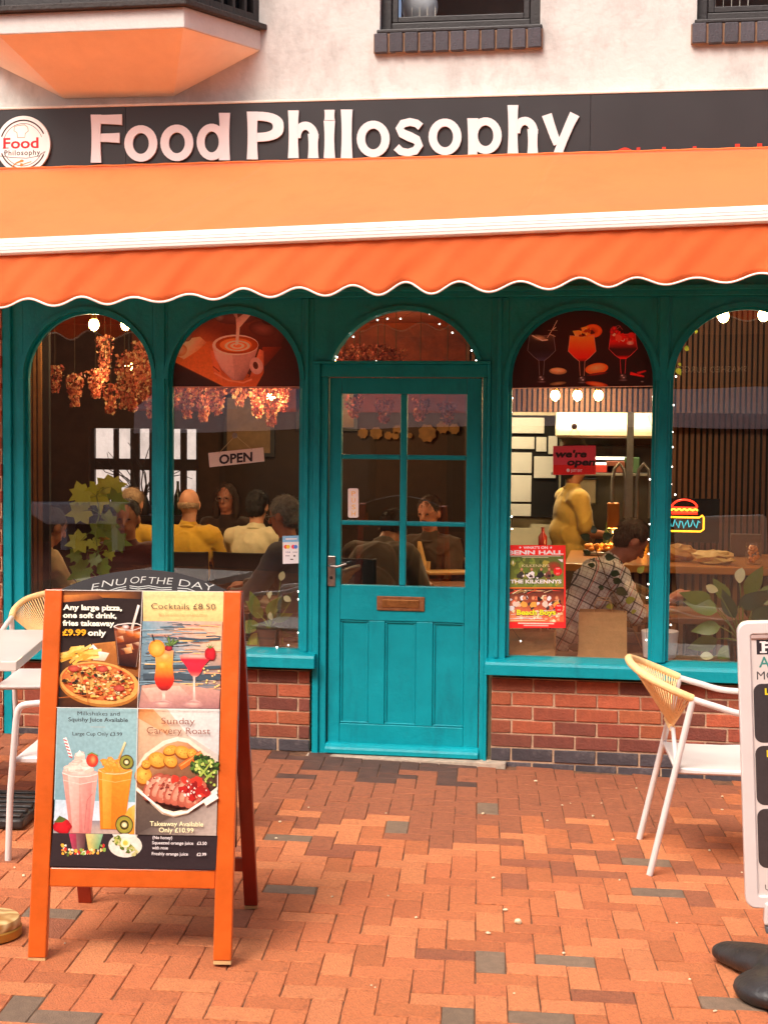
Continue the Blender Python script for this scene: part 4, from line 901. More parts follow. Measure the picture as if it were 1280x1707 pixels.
# ------------------------------------------------------------------ white table, parasol base, wooden slab
def marble():
    M = mat('white_marble_laminate', '#dcd3c9', .3, var=.06, scale=4, dirt='#cfc2b6', dscale=2.2, coat=.2); return M
t = thing('cafe_table', 'white marble-effect cafe table at the left edge', 'table', (-1.80, -1.58, gz(-1.8)), R(12.5))
ct = Vector((-1.356, -1.98)); 
tm = Matrix.Rotation(R(12.5), 2); 
lx, ly = (tm.inverted() @ (ct - Vector((-1.80, -1.58))))
MB().box(lx - .8, lx, ly, ly + 1.0, .70, .742).build('table_top', marble(), t, bevel=.004, local=True)
MB().tube([(lx - .4, ly + .5, .02), (lx - .4, ly + .5, .6995)], .035, 16).build('pedestal', WTUBE, t, True, local=True); MB().lathe([(.2, 0), (.2, .012), (.05, .03)], (lx - .4, ly + .5, 0), 24).build('foot', WTUBE, t, True, local=True)
RUB = mat('black_rubber', '#2e2b2a', .42, var=.3, scale=14, bump=.3, bscale=60)
t = thing('parasol_base', 'black ridged parasol base slab on the paving under the white table', 'parasol base', (-1.67, -1.66, gz(-1.67)), R(6))
MB().box(-.27, .27, -.25, .25, .0, .045).build('slab', RUB, t, bevel=.012, local=True)
for k in range(6): MB().box(-.26, .26, -.235 + k * .08, -.2 + k * .08, .0455, .062).build('ridge', RUB, t, bevel=.006, local=True)
t = thing('wood_slab', 'round pale wooden slab with curved grain beside the A-board foot', 'wooden slab', (-.985, -3.12, gz(-.985)))
MB().lathe([(.112, 0), (.118, .004), (.118, .03), (.114, .034)], n=32).build('base_ring', mat('gold_band', '#b58a3c', .4, .5, var=.2), t, True, local=True)
def grain():
    M = mat('pale_olive_wood', '#c9a565', .5, var=.1, coat=.2); n = M.node_tree.nodes; L = M.node_tree.links
    tc = n.new('ShaderNodeTexCoord'); wv = n.new('ShaderNodeTexWave'); wv.wave_type = 'RINGS'; wv.inputs['Scale'].default_value = 9; wv.inputs['Distortion'].default_value = 6; wv.inputs['Detail'].default_value = 2; wv.inputs['Detail Scale'].default_value = 1.2
    cr = n.new('ShaderNodeValToRGB'); cr.color_ramp.elements[0].color = C('#a87a3e'); cr.color_ramp.elements[1].color = C('#dcbf85'); L.new(tc.outputs['Object'], wv.inputs['Vector']); L.new(wv.outputs['Fac'], cr.inputs[0]); L.new(cr.outputs[0], n['Principled BSDF'].inputs['Base Color']); return M
MB().lathe([(.112, .0345), (.114, .05), (.108, .062), (.06, .066), (.001, .067)], n=32).build('top', grain(), t, True, local=True)

# ------------------------------------------------------------------ pavement sign at the right edge
PSX, PSY = 1.855, -2.95
t = thing('pavement_sign', 'white framed pavement sign on black rubber base at the right edge', 'signboard', (PSX, PSY, gz(PSX)))
gz0 = gz(PSX); tilt = Matrix.Rotation(R(-2.9), 3, 'Y')
def TS(x, y, z):   # sign-panel coordinates: x from the panel's left edge, z up from its bottom; the panel hangs slightly crooked
    q = tilt @ Vector((x - .325, y, z - .47)); return (q.x - .0 + .012, q.y, q.z + .69 + .062)
ALU = mat('white_aluminium_frame', '#d8d0cc', .35, var=.04, coat=.2)
def rrect(w, h, r, n=6, o=(0, 0)):
    pts = []
    for cx, cz, a in ((w - r, h - r, 0), (r, h - r, 90), (r, r, 180), (w - r, r, 270)): pts += [(o[0] + cx + r * math.cos(R(a + 90 * i / n)), o[1] + cz + r * math.sin(R(a + 90 * i / n))) for i in range(n + 1)]
    return pts
A = rrect(.65, .94, .035); B = rrect(.65 - .084, .94 - .084, .008, o=(.042, .042)); f = MB(); f.strip(A, B, -.022, .022, closed=True); f.v = [TS(*v) for v in f.v]; fr = f.build('frame', ALU, t, True, bevel=.005, local=True, angle=30)
f = MB(); f.box(.04, .61, -.0145, .0145, .04, .9); f.v = [TS(*v) for v in f.v]; pnl = f.build('panel', mat('sign_panel_white', '#d8cec8', .4, var=.04), t, local=True)
f = MB(); f.prism([(.0425, .886), (.6075, .886), (.6075, .8975), (.0425, .8975)], -.02, -.0146); f.v = [TS(*v) for v in f.v]; f.build('clip_strip', mat('frame_inner_pink_grey', '#b9a29c', .5), t, local=True)
P = Print(lambda x, y: ((x - 1231) / 503., .94 - (y - 1037) / 503.))
def box_(x0, y0, x1, y1, c, r=0.):
    if not r: P.poly([(x0, y0), (x1, y0), (x1, y1), (x0, y1)], c); return
    P.poly([(x0 + p[0], y0 + p[1]) for p in rrect(x1 - x0, y1 - y0, r, 5)], c)
box_(1261, 1067, 1500, 1091, '#332e33'); P.text('F', 1269, 1283, 1088, 18, '#f4eeea', bold=.03); box_(1266, 1086, 1277, 1088.5, '#f4eeea'); box_(1266, 1069.5, 1276, 1072, '#f4eeea')
P.text('A', 1264, 1281, 1112, 18, '#3f8f86', bold=.012); P.text('MO', 1260, 1290, 1132, 14, '#4a4548', bold=0.)
for y0, y1, ch in ((1139, 1236, 'L'), (1241, 1339, 'D'), (1345, 1443, 'S')):
    box_(1254, y0, 1525, y1, '#3d3a3c', 13); P.text(ch, 1272, 1280, y0 + 18, 11, '#f2dd2e', bold=.03)
P.text('Un', 1263, 1281, 1480, 10, '#6a6466')
me_o = P.build('print', (0, 0, 0), (1, 0, 0), (0, 0, 1), (0, -1, 0), t, print_mat(), local=True)
for v in me_o.data.vertices: q = TS(v.co.x, v.co.y - .0148, v.co.z); v.co = q
for sx in (-.175, .175):
    f = MB(); f.box(sx - .055, sx + .055, -.03, .03, .215, .29).build('bracket', ALU, t, bevel=.008, local=True)
    MB().box(sx - .05, sx + .05, -.0285, .0285, .185, .2145).build('spring_collar', mat('grey_collar', '#5a5f62', .5), t, bevel=.01, local=True)
    MB().tube([(sx + .022 * math.cos(a * .7), .022 * math.sin(a * .7), .10 + a * .0011) for a in range(80)], .0045, 6).build('spring', mat('black_iron'), t, True, local=True)
# moulded rubber base grown from overlapping lobes
def remesh(mb, voxel, it=6, fac=.5):
    me = mb.mesh('tmp', []); ob = bpy.data.objects.new('tmp', me)
    r = ob.modifiers.new('r', 'REMESH'); r.mode = 'VOXEL'; r.voxel_size = voxel
    if it: s = ob.modifiers.new('s', 'SMOOTH'); s.factor = fac; s.iterations = it
    res = evaluated(ob)
    bpy.data.objects.remove(ob); bpy.data.meshes.remove(me); res.polygons.foreach_set('use_smooth', [True] * len(res.polygons)); return res
bs = MB()
for s in (-1, 1):
    bs.ball((s * .17, -.12, .042), (.165, .14, .058), 24, 14)
    bs.tube([(s * .37, .22, .04), (s * .34, .2, .045), (s * .26, .12, .055), (s * .16, .02, .07)], [.03, .055, .08, .09], 14, flat=.62)
    bs.lathe([(.1, .0), (.09, .06), (.06, .105), (.035, .125)], (s * .175, 0, 0), 20)
bs.box(-.18, .18, -.1, .08, .012, .07)
me = remesh(bs, .009, 8); 
for v in me.vertices: v.co.z = max(v.co.z, .0)
me.materials.append(RUB); ob = bpy.data.objects.new('rubber_base', me); link(ob, t, True)
# ------------------------------------------------------------------ interior shell
FZ = .0
def struct(name, label, mb, m, **k): return tag(mb.build(name, m, **k), label, kind='structure')
OAK = mat('oak_slats', '#8a5a30', .55, var=.2, scale=14, bump=.1)
WALNUT = mat('walnut_slats', '#5a3420', .6, var=.2, scale=14, bump=.1)
struct('interior_floor', 'dark timber cafe floor', MB().box(-4.6, 3.6, .1, 6.2, -.12, FZ), mat('dark_floor', '#3a2a20', .5, var=.25, scale=8))
struct('interior_ceiling', 'dark red cafe ceiling', MB().box(-4.6, 3.6, .101, 6.2, 2.76, 2.86), mat('terracotta_ceiling', '#7a3018', .9, var=.4, scale=9, bump=.4, bscale=30))
bw = MB().box(-4.6, -3.95, 5.9, 6.1, FZ, 2.76).box(-2.85, 3.6, 5.9, 6.1, FZ, 2.76).box(-3.9499, -2.8501, 5.9, 6.1, FZ, 1.02).box(-3.9499, -2.8501, 5.9, 6.1, 1.76, 2.76)
struct('interior_back_wall', 'dark cafe back wall', bw, mat('dark_wall', '#3e2c20', .85, var=.25, scale=5))
struct('interior_side_wall', 'dark cafe side wall', MB().box(-4.7, -4.601, .1, 6.2, FZ, 2.76).box(3.601, 3.7, .1, 6.2, FZ, 2.76), mat('dark_wall'))
struct('yard_wall', 'white wall of the back yard', MB().box(-8, 0, 9, 9.2, -.1, 3.2), RENDER)
struct('interior_frieze', 'terracotta band high on the cafe back wall', MB().box(-3.5, 3.5, 5.86, 5.899, 1.93, 2.759), mat('terracotta_ceiling', '#7a3018', .9))
rw = thing('rear_window', 'bright rear window with dark bars seen through the left windows', 'window', (-3.4, 6.0, 1.02))
f = MB().box(-3.949, -3.91, 5.95, 6.0, 1.021, 1.759).box(-2.89, -2.851, 5.95, 6.0, 1.021, 1.759)
f.build('frame', DARKWOOD, rw)
for x, wd in ((-3.72, .05), (-3.55, .09), (-3.36, .03), (-3.22, .03), (-3.05, .06)): MB().box(x, x + wd, 5.96, 5.99, 1.021, 1.759).build('bar', DARKWOOD, rw)
MB().box(-3.909, -2.891, 5.955, 5.995, 1.36, 1.47).build('rail', DARKWOOD, rw)
def slats(mb, x0, x1, y, z0, z1, pitch, w, d):
    n = int((x1 - x0) / pitch)
    for i in range(n): mb.box(x0 + i * pitch, x0 + i * pitch + w, y - d, y, z0, z1)
    return mb
def slat_thing(name, label, x0, x1, y, z0, z1, pitch, w, m, back):
    t = thing(name, label, 'panelling', ((x0 + x1) / 2, y, z0))
    MB().box(x0, x1, y, y + .03, z0, z1).build('backing', back, t); o = slats(MB(), x0, x1, y - .0005, z0, z1, pitch, w, .02).build('slats', m, t); o['kind'] = 'stuff'; return t
FELT = mat('black_felt', '#15110f', .95)
slat_thing('slatted_screen', 'vertical oak slat panel inside the left window edge', -2.75, -2.285, .72, FZ, 2.759, .031, .02, OAK, FELT)
slat_thing('slatted_screen', 'dark slatted wall behind the counter in the right window', 1.5, 3.59, 3.1, FZ, 2.759, .042, .024, WALNUT, FELT)
slat_thing('slat_bulkhead', 'slatted wooden bulkhead over the kitchen opening with spotlights', .06, 3.59, 2.5, 1.9, 2.759, .036, .022, WALNUT, FELT)
# ------------------------------------------------------------------ kitchen
CREAM = mat('cream_panel', '#e8d8b4', .5, var=.06); WHITE = mat('white_sheet', '#efe8da', .7, var=.04); SOFT = mat('brushed_steel', '#8f8b84', .35, .9, var=.15)
struct('kitchen_wall', 'cream lit wall at the back of the kitchen', MB().box(.1, 1.49, 4.6, 4.7, FZ, 2.759), CREAM)
struct('kitchen_partition', 'dark partition between kitchen and dining room', MB().box(.05, .15, 2.535, 4.599, FZ, 2.759), mat('dark_wall'))
t = thing('extractor_hood', 'cream extractor hood at the top of the kitchen', 'hood', (.95, 4.2, 1.75))
MB().prism([(4.58, 1.72), (3.85, 1.72), (3.85, 1.79), (4.2, 2.2), (4.58, 2.2)], .62, 1.42, 'x').build('hood', CREAM, t, bevel=.02)
t = thing('oven', 'black oven range with two light strips under the hood', 'oven', (1.0, 4.3, FZ))
MB().box(.66, 1.4, 4.02, 4.58, FZ, 1.66).build('body', mat('black_enamel', '#141212', .3), t, bevel=.02)
for k in range(2): MB().box(.86, 1.2, 4.012, 4.0195, 1.55 - k * .045, 1.57 - k * .045).build('light_strip', mat('strip_glow', '#fff4dc', .4, emit='#fff0d0', estr=4), t)
MB().box(.7, .95, 3.9, 4.015, 1.2, 1.4).build('door', SOFT, t, bevel=.01)
t = thing('ticket_board', 'wall of white order sheets in dark grid behind the standing man', 'notice board', (.2, 4.58, 1.0))
MB().box(.16, .62, 4.56, 4.599, 1.05, 1.9).build('board', FELT, t)
for i, (x0, x1, z0, z1) in enumerate(((.165, .18, 1.28, 1.74), (.19, .42, 1.62, 1.72), (.435, .52, 1.60, 1.72), (.535, .61, 1.58, 1.73), (.185, .4, 1.42, 1.59), (.185, .4, 1.18, 1.40), (.42, .6, 1.38, 1.56), (.2, .5, 1.75, 1.88), (.2, .4, 1.06, 1.16))):
    MB().box(x0, x1, 4.545 - .002 * i, 4.559, z0, z1).build('sheet', WHITE, t, bevel=.004)
t = thing('kitchen_lamp', 'strip lamp on the kitchen ceiling', 'lamp', (.5, 3.5, 2.5))
MB().box(.2, 1.3, 3.46, 3.54, 2.60, 2.68).build('housing', WHITE, t); MB().tube([(.22, 3.5, 2.58), (1.28, 3.5, 2.58)], .016, 10).build('tube', mat('lamp_tube', '#ffffff', .3, emit='#ffdca0', estr=20), t)
def light(name, loc, e, col, size=.05, typ='POINT', rot=None, sx=1.):
    l = bpy.data.lights.new(name, typ); l.energy = e; l.color = col
    if typ == 'AREA': l.shape = 'RECTANGLE'; l.size = sx; l.size_y = size
    elif typ == 'SPOT': l.shadow_soft_size = size; l.spot_size = R(100); l.spot_blend = .6
    else: l.shadow_soft_size = size
    o = bpy.data.objects.new(name, l); o.location = loc
    if rot: o.rotation_euler = rot
    COL.objects.link(o); return o
light('kitchen_tube_light', (.75, 3.5, 2.56), 45, (1, .82, .52), .06, 'AREA', (0, 0, 0), 1.15)
# kitchen clutter
ORD_ = ('first', 'second', 'third', 'fourth', 'fifth')
for i, (px, py, Y, r, h, c, lb) in enumerate(((905, 838, 2.35, .03, .16, '#a8281e', 'red bottle on the pass behind the standing man'), (1012, 840, 2.4, .025, .2, '#3a4a22', 'green bottle standing on the kitchen pass'), (1030, 846, 2.42, .022, .16, '#c8c0b0', 'pale bottle beside the green one on the pass'), (1062, 850, 2.4, .026, .17, '#8a2018', 'dark red bottle at the right of the kitchen pass'), (1076, 850, 2.3, .024, .15, '#d8a030', 'yellow squeeze bottle at the right of the kitchen pass'))):
    q = at(px, py, Y); mb = MB().lathe([(r * .95, 0), (r, .01), (r, h * .6), (r * .4, h * .78), (r * .36, h * .97), (r * .42, h)], (q.x, Y, .9505), 14); tag(mb.build('bottle', mat('bottle_' + c[1:], c, .2, var=.1, coat=.4), smooth=True), lb, 'bottle', 'bottles on the kitchen pass')
for i, (px, py, w_, h_, c, lb) in enumerate(((985, 750, .2, .06, '#c8342a', 'red packet on the shelf right of the red card'), (1010, 765, .16, .09, '#7a3a22', 'brown packet on the shelf right of the red card'), (1040, 740, .12, .12, '#3a5a34', 'green tub high on the kitchen shelf'))):
    q = at(px, py, 3.8); tag(MB().box(q.x, q.x + w_, 3.75, 3.87, 1.452, 1.452 + h_).build('packet', mat('packet_' + c[1:], c, .5, var=.1), bevel=.006), lb, 'packet')
tag(MB().box(.6, 1.48, 3.72, 3.95, 1.43, 1.4515).build('kitchen_shelf', SOFT, bevel=.003), 'steel kitchen shelf in front of the oven', 'shelf')
# bare twigs silhouetted against the rear window
tw = thing('twig_vase', 'vase of bare dark twigs before the bright rear window', 'vase', (-3.3, 5.6, .95))
tag(MB().box(-3.95, -2.85, 5.5, 5.88, .9, .9495).build('rear_sideboard', DARKWOOD), 'dark sideboard under the rear window', 'sideboard')
MB().lathe([(.05, 0), (.07, .08), (.035, .18), (.045, .2)], (-3.3, 5.6, .95), 16).build('vase', mat('black_iron'), tw, True)
for i in range(14):
    a = random.uniform(-1.2, 1.2); b = Vector((-3.3, 5.6, 1.13)); p = [b]
    for k in range(5): b = b + Vector((math.sin(a) * .11, random.uniform(-.03, .03), math.cos(a) * .11)); a += random.uniform(-.5, .5); p.append(b)
    MB().tube(p, [.007, .006, .005, .005, .004, .003], 6).build('twig', mat('black_iron'), tw)
for i, x in enumerate((-3.8, -3.68, -3.6, -3.08, -2.98)): tag(MB().lathe([(.034, 0), (.036, .01), (.036, .16 + .02 * (i % 3)), (.013, .23 + .02 * (i % 3)), (.013, .3 + .02 * (i % 3))], (x, 5.65, .95), 12).build('bottle', mat('dark_bottle', '#1c2a18', .2), smooth=True), ORD_[i] + ' dark bottle from the left before the rear window', 'bottle', 'bottles before the rear window')
# yellow flower wall art at the back, seen through the door
wa = thing('flower_wall_art', 'row of yellow paper flowers on the back wall behind the door', 'wall art', (-1.6, 5.88, 1.7)); YF = mat('yellow_paper', '#8a5c28', .7, var=.4)
for px, py, r in ((605, 722, .06), (627, 722, .07), (647, 726, .045), (659, 726, .045), (662, 716, .05), (683, 726, .03), (712, 722, .1), (738, 712, .07), (757, 715, .06)):
    q = at(px, py, 5.86); pts = [(q.x + r * (.9 if i % 2 else .74) * math.cos(i / 16 * 6.283), q.z + r * (.9 if i % 2 else .74) * math.sin(i / 16 * 6.283)) for i in range(16)]; MB().prism(pts, 5.855, 5.875).build('flower', YF, wa)
for x, z, w_, h_, lb in ((-2.6, 1.5, .5, .6, 'dark framed picture left on the back wall'), (-1.9, 1.75, .6, .4, 'wide dark framed picture on the back wall')):
    t = thing('framed_picture', lb, 'picture', (x, 5.88, z)); MB().box(x, x + w_, 5.86, 5.898, z, z + h_).build('frame', DARKWOOD, t, bevel=.006); MB().box(x + .04, x + w_ - .04, 5.852, 5.8595, z + .04, z + h_ - .04).build('picture', mat('faded_print', '#8a6a4a', .7, var=.5, scale=4), t)
# ------------------------------------------------------------------ counter
CT = thing('counter', 'long bar counter with slatted front and amber wooden top', 'counter', (2, 1.9, FZ))
MB().box(.86, 3.55, 1.47, 2.35, FZ, .9).build('carcass', FELT, CT)
MB().box(.80, 3.58, 1.40, 2.45, .9005, .95).build('counter_top', mat('amber_counter_wood', '#b0702c', .3, var=.2, scale=5, coat=.4), CT, bevel=.006)
o = slats(MB(), .86, 3.55, 1.4695, .02, .895, .046, .026, .022).build('slats', mat('counter_slats', '#7a5632', .6, var=.2), CT); o['kind'] = 'stuff'
t = thing('heat_lamp_gantry', 'steel heat lamp gantry with arched tubes on the counter', 'heat lamp', (1.2, 2.1, .95))
for x in (1.08, 1.24):
    MB().tube([(x, 2.1, .952), (x, 2.1, 1.45), (x + .012, 2.1, 1.52), (x + .045, 2.1, 1.56), (x + .075, 2.1, 1.52), (x + .087, 2.1, 1.45), (x + .087, 2.1, 1.2)], .012, 10).build('arched_tube', SOFT, t, True)
MB().box(1.17, 1.215, 2.08, 2.12, .951, 1.9).build('column', SOFT, t, bevel=.004)
MB().box(1.05, 1.13, 2.05, 2.15, 1.13, 1.3).build('lamp_shade', mat('copper', '#b06a2a', .35, .9), t, bevel=.01)
light('heat_lamp_light', (1.09, 2.1, 1.1), 6, (1, .55, .15), .04)
t = thing('food_tray', 'tray of glowing orange food under the heat lamp', 'food tray', (1.02, 2.1, .95))
MB().box(.9, 1.22, 1.98, 2.2, .951, .975).build('tray', SOFT, t, bevel=.006)
fm = MB()
for i in range(40): fm.ball((random.uniform(.92, 1.2), random.uniform(2.0, 2.18), .985 + random.uniform(0, .03)), (.028, .022, .016), 8, 6, rot=Euler((0, random.random(), random.random() * 6)).to_matrix())
o = fm.build('fried_food', mat('golden_fried', '#d98a26', .5, var=.3, scale=40), t, True); o['kind'] = 'stuff'
# neon burger sign: bent glass tubes
t = thing('neon_sign', 'small neon burger sign glowing red yellow and blue behind the counter', 'neon sign', (1.6, 2.46, 1.1))
MB().box(1.47, 1.8, 2.44, 2.45, 1.02, 1.32).build('backing', mat('smoked_acrylic', '#0d0d10', .2), t)
nc = at(1140, 855, 2.43)
def neon(nm, pts, col, r=.006, e=6): MB().tube([(nc.x + a, 2.43, nc.z + b) for a, b in pts], r, 8).build(nm, mat('neon_' + nm + col[1:], col, .3, emit=col, estr=e * .35), t, True)
neon('bun', arc(.0, .035, .085, .055, 5, 175, 12), '#ff3420'); neon('bun_line', [(-.085, .035), (.085, .035)], '#ff3420'); neon('lettuce', [(-.09 + i * .018, .018 + .008 * (i % 2)) for i in range(11)], '#b8e040'); neon('patty', [(-.085, 0), (.085, 0)], '#ff2a14', .011)
neon('frame', [(-.13, -.03), (.1, -.03), (.12, -.015), (.13, -.03), (.13, -.11), (.11, -.125), (-.13, -.125)], '#ffb020')
neon('lettering', [(-.11 + i * .012, -.075 + .03 * math.sin(i * 1.9)) for i in range(19)], '#2aa8b8', .004, 3)
# counter clutter
PAPER = mat('kraft_paper', '#b98a54', .85, var=.12, scale=12, bump=.3, bscale=40)
def crumple(name, label, cat, c, r, m, seed):
    rnd = random.Random(seed); mb = MB(); mb.ball(c, r, 16, 10); mb.v = [tuple(Vector(v) + Vector([rnd.uniform(-.18, .18) * r[k] for k in range(3)])) for v in mb.v]
    o = mb.build(name, m); tag(o, label, cat); return o
crumple('food_wrap', 'crumpled cream paper food wrap on the counter', 'paper', (1.72, 1.6, .99), (.13, .08, .045), mat('cream_wrap', '#cfae74', .7, bump=.4, bscale=25), 1)
crumple('food_wrap', 'second crumpled brown wrap leaning by the counter napkins', 'paper', (1.5, 1.75, 1.0), (.12, .07, .055), PAPER, 2)
t = thing('amber_jar', 'glass jar of amber pieces standing on the counter', 'jar', (1.96, 1.62, .95))
MB().lathe([(.045, .001), (.05, .01), (.05, .12), (.045, .14)], (1.96, 1.62, .95), 18).build('jar', glass_mat('jar_glass', base=.1), t, True)
o = MB()
for i in range(40): o.ball((1.96 + random.uniform(-.028, .028), 1.62 + random.uniform(-.028, .028), .965 + random.uniform(0, .1)), random.uniform(.008, .014), 7, 5)
o = o.build('amber_pieces', mat('amber', '#c9781c', .25, var=.4, scale=60, coat=.5), t, True); o['kind'] = 'stuff'
for nm, x, y, z0, z1, w_, m_, lb in (('menu_box', 1.86, 2.2, .951, 1.1, .2, mat('dark_box', '#4a3018', .6), 'brown box standing at the back of the counter'), ('till_screen', 2.3, 2.0, .951, 1.2, .26, mat('black_enamel'), 'black till screen on the counter by the jar')):
    tag(MB().box(x, x + w_, y, y + .06, z0, z1).build(nm, m_, bevel=.006), lb, nm.replace('_', ' '))
# ------------------------------------------------------------------ lamps
BULB = mat('lit_bulb', '#ffe9c0', .3, emit='#ffca70', estr=60)
def pendant(label, p, e, spot=False):
    t = thing('spot_lamp' if spot else 'pendant_lamp', label, 'lamp', p)
    MB().tube([(p.x, p.y, p.z + .05), (p.x, p.y, 2.759)], .004, 6).build('cord', mat('black_iron'), t)
    MB().lathe([(.018, .03), (.02, .06), (.012, .085)], p, 12).build('lamp_holder', BRASS, t, True)
    MB().ball(p, (.03, .03, .036), 14, 10).build('bulb', BULB, t, True)
    light('bulb_light', (p.x, p.y - .005, p.z - .045), e, (1, .72, .38), .004)
pendant('lit pendant bulb at the top of the leftmost arched window', at(157, 541, .6), 7)
pendant('second lit bulb right of the brightest one in the leftmost window', at(210, 541, .95), 5)
pendant('lit pendant bulb at the top left of the right-hand end window', at(1205, 527, .6), 18)
pendant('lit pendant bulb at the right edge of the photo, top window corner', at(1272, 525, .6), 18)
for i, px in enumerate((925, 962, 997)): pendant(('leftmost', 'middle', 'rightmost')[i] + ' of three small spot bulbs under the cocktail picture', at(px, 659, 2.2), 4, True)
pendant('lit bulb among hanging flowers under the coffee picture', at(452, 662, 2.2), 22)
pendant('lit bulb behind hanging flowers in the leftmost window', at(215, 610, 2.6), 22)
pendant('lit bulb over the diners behind the door', Vector((-1.3, 4.6, 2.35)), 26)
# ------------------------------------------------------------------ hanging flower clusters
PETAL = [mat('petal_peach', '#e08a5e', .7, var=.2, trans=.35), mat('petal_pink', '#c9624e', .7, var=.2, trans=.35), mat('petal_cream', '#ecc08c', .7, var=.2, trans=.35), mat('petal_russet', '#8a3a24', .7, var=.2, trans=.3)]
def cluster(label, p, L, r, seed, mats_):
    rnd = random.Random(seed); mb = MB()
    for i in range(int(330 * L / .3)):
        t = rnd.random(); rr = r * (1 - .65 * t) * math.sqrt(rnd.random()); a = rnd.uniform(0, 6.283); c = Vector((p.x + rr * math.cos(a), p.y + rr * math.sin(a), p.z - t * L))
        m_ = Euler((rnd.uniform(0, 6), rnd.uniform(0, 6), rnd.uniform(0, 6))).to_matrix(); s = rnd.uniform(.009, .017); mi = rnd.choices(range(4), mats_)[0]
        mb.add([c + m_ @ Vector(q) * s for q in ((-1, 0, .1), (0, -.8, -.15), (1.1, 0, .15), (0, .8, -.1))], [(0, 1, 2), (0, 2, 3)], mi)
    t = thing('hanging_flowers', label, 'flowers', p, group='hanging flower clusters under the ceiling')
    MB().tube([(p.x, p.y, 2.759), (p.x, p.y, p.z - L * .8)], .003, 5).build('stem', mat('vine_stem', '#4a3a20', .8), t)
    o = mb.build('petals', PETAL, t); o['kind'] = 'stuff'
ORD = ('leftmost', 'second', 'third', 'fourth', 'fifth', 'sixth', 'seventh', 'eighth')
FLAB = [ORD[i] + ' peach flower cluster from the left, hanging in the leftmost window' for i in range(4)] + ['long peach cluster in front of the bulb in the leftmost window', 'longest peach flower cluster in the leftmost window', 'high peach cluster near the right arch edge, leftmost window', 'peach cluster touching the mullion of the leftmost window', 'far peach cluster hanging high in the middle of the leftmost window']
FLAB += [ORD[i] + ' peach flower cluster from the left under the coffee picture' for i in range(4)] + ['peach cluster left of the bright bulb under the coffee picture', 'brightly lit cluster around the bulb under the coffee picture', 'rightmost peach cluster under the coffee picture', 'small far cluster in the middle under the coffee picture']
FLAB += [ORD[i] + ' russet flower cluster from the left in the fanlight' for i in range(4)] + [ORD[i] + ' russet flower cluster from the left in the top door panes' for i in range(4)]
k = 0
for px, py, Y, L in ((92, 610, 2.2, .16), (125, 622, 2.0, .2), (160, 615, 2.4, .18), (185, 640, 2.1, .18), (208, 590, 1.8, .32), (222, 585, 2.0, .36), (240, 570, 1.7, .34), (252, 600, 1.9, .34), (175, 560, 3.0, .3), (290, 640, 2.0, .14), (312, 640, 1.9, .2), (340, 640, 2.0, .22), (362, 640, 1.8, .18), (430, 640, 2.0, .2), (452, 642, 1.9, .24), (470, 640, 2.1, .16), (400, 645, 2.6, .12)):
    k += 1; cluster(FLAB.pop(0), at(px, py, Y), L * 1.15, .078, k, (4, 3, 2, 3))
for px, py, Y, L in ((575, 580, 2.2, .2), (600, 575, 2.4, .22), (630, 575, 2.6, .3), (660, 580, 2.5, .25), (590, 660, 3.0, .16), (640, 665, 3.2, .18), (700, 665, 3.0, .16), (745, 670, 3.1, .16)):
    k += 1; cluster(FLAB.pop(0), at(px, py, Y), L, .09, k, (1, 2, 0, 6))
# ------------------------------------------------------------------ dining furniture
DKC = mat('dark_chair', '#191413', .5, var=.2); TBL = mat('cafe_table_wood', '#7a4a26', .4, var=.2, scale=6, coat=.2)
def dchair():
    t = thing('dining_chair', '', 'chair', group='dark dining chairs inside')
    MB().box(-.21, .21, -.2, .22, .42, .455).build('seat', DKC, t, bevel=.012, local=True)
    for sx in (-1, 1):
        MB().tube([(sx * .18, .18, .42), (sx * .2, .2, 0)], .014, 8).build('leg', DKC, t, True, local=True)
        MB().tube([(sx * .18, -.17, .42), (sx * .2, -.22, 0)], .014, 8).build('leg', DKC, t, True, local=True)
        MB().tube([(sx * .19, -.18, .42), (sx * .2, -.22, .85)], .013, 8).build('back_post', DKC, t, True, local=True)
    bk = MB(); n = 10; A = [(-.2 + .4 * i / n, -.225 - .03 * math.sin(math.pi * i / n)) for i in range(n + 1)]
    bk.strip(A, [(a, b + .02) for a, b in A], .58, .85, axis='z'); bk.build('backrest', DKC, t, bevel=.006, local=True); return t
DC = dchair(); dcn = [0]
def seat_at(loc, rz, label):
    o = DC if dcn[0] == 0 else copy_tree(DC); dcn[0] += 1; o.location = loc; o.rotation_euler = (0, 0, rz); o['label'] = label; return o
def table(label, x, y, w, d, h=.74):
    t = thing('dining_table', label, 'table', (x, y, FZ), group='wooden dining tables inside')
    MB().box(-w / 2, w / 2, -d / 2, d / 2, h - .035, h).build('table_top', TBL, t, bevel=.006, local=True)
    MB().tube([(0, 0, .02), (0, 0, h - .036)], .035, 12).build('pedestal', DKC, t, True, local=True); MB().lathe([(.22, 0), (.22, .012), (.04, .03)], n=20).build('base', DKC, t, True, local=True)
table('small wooden table in front of the bald man in yellow', -2.1, 3.72, .9, .7); table('small wooden table beside the white shirted man', -1.45, 3.95, .7, .7)
table('window table at which the man in the grey sleeve sits', -1.25, .95, .7, .6, .72); table('window table by the leafy plant in the leftmost window', -2.15, 1.65, .6, .5, .72)
table('table in the right window where the man in checks eats', 1.55, .78, .6, .56, .74)
table('table behind the door with a high chair beside it', -.2, 1.9, .7, .6)
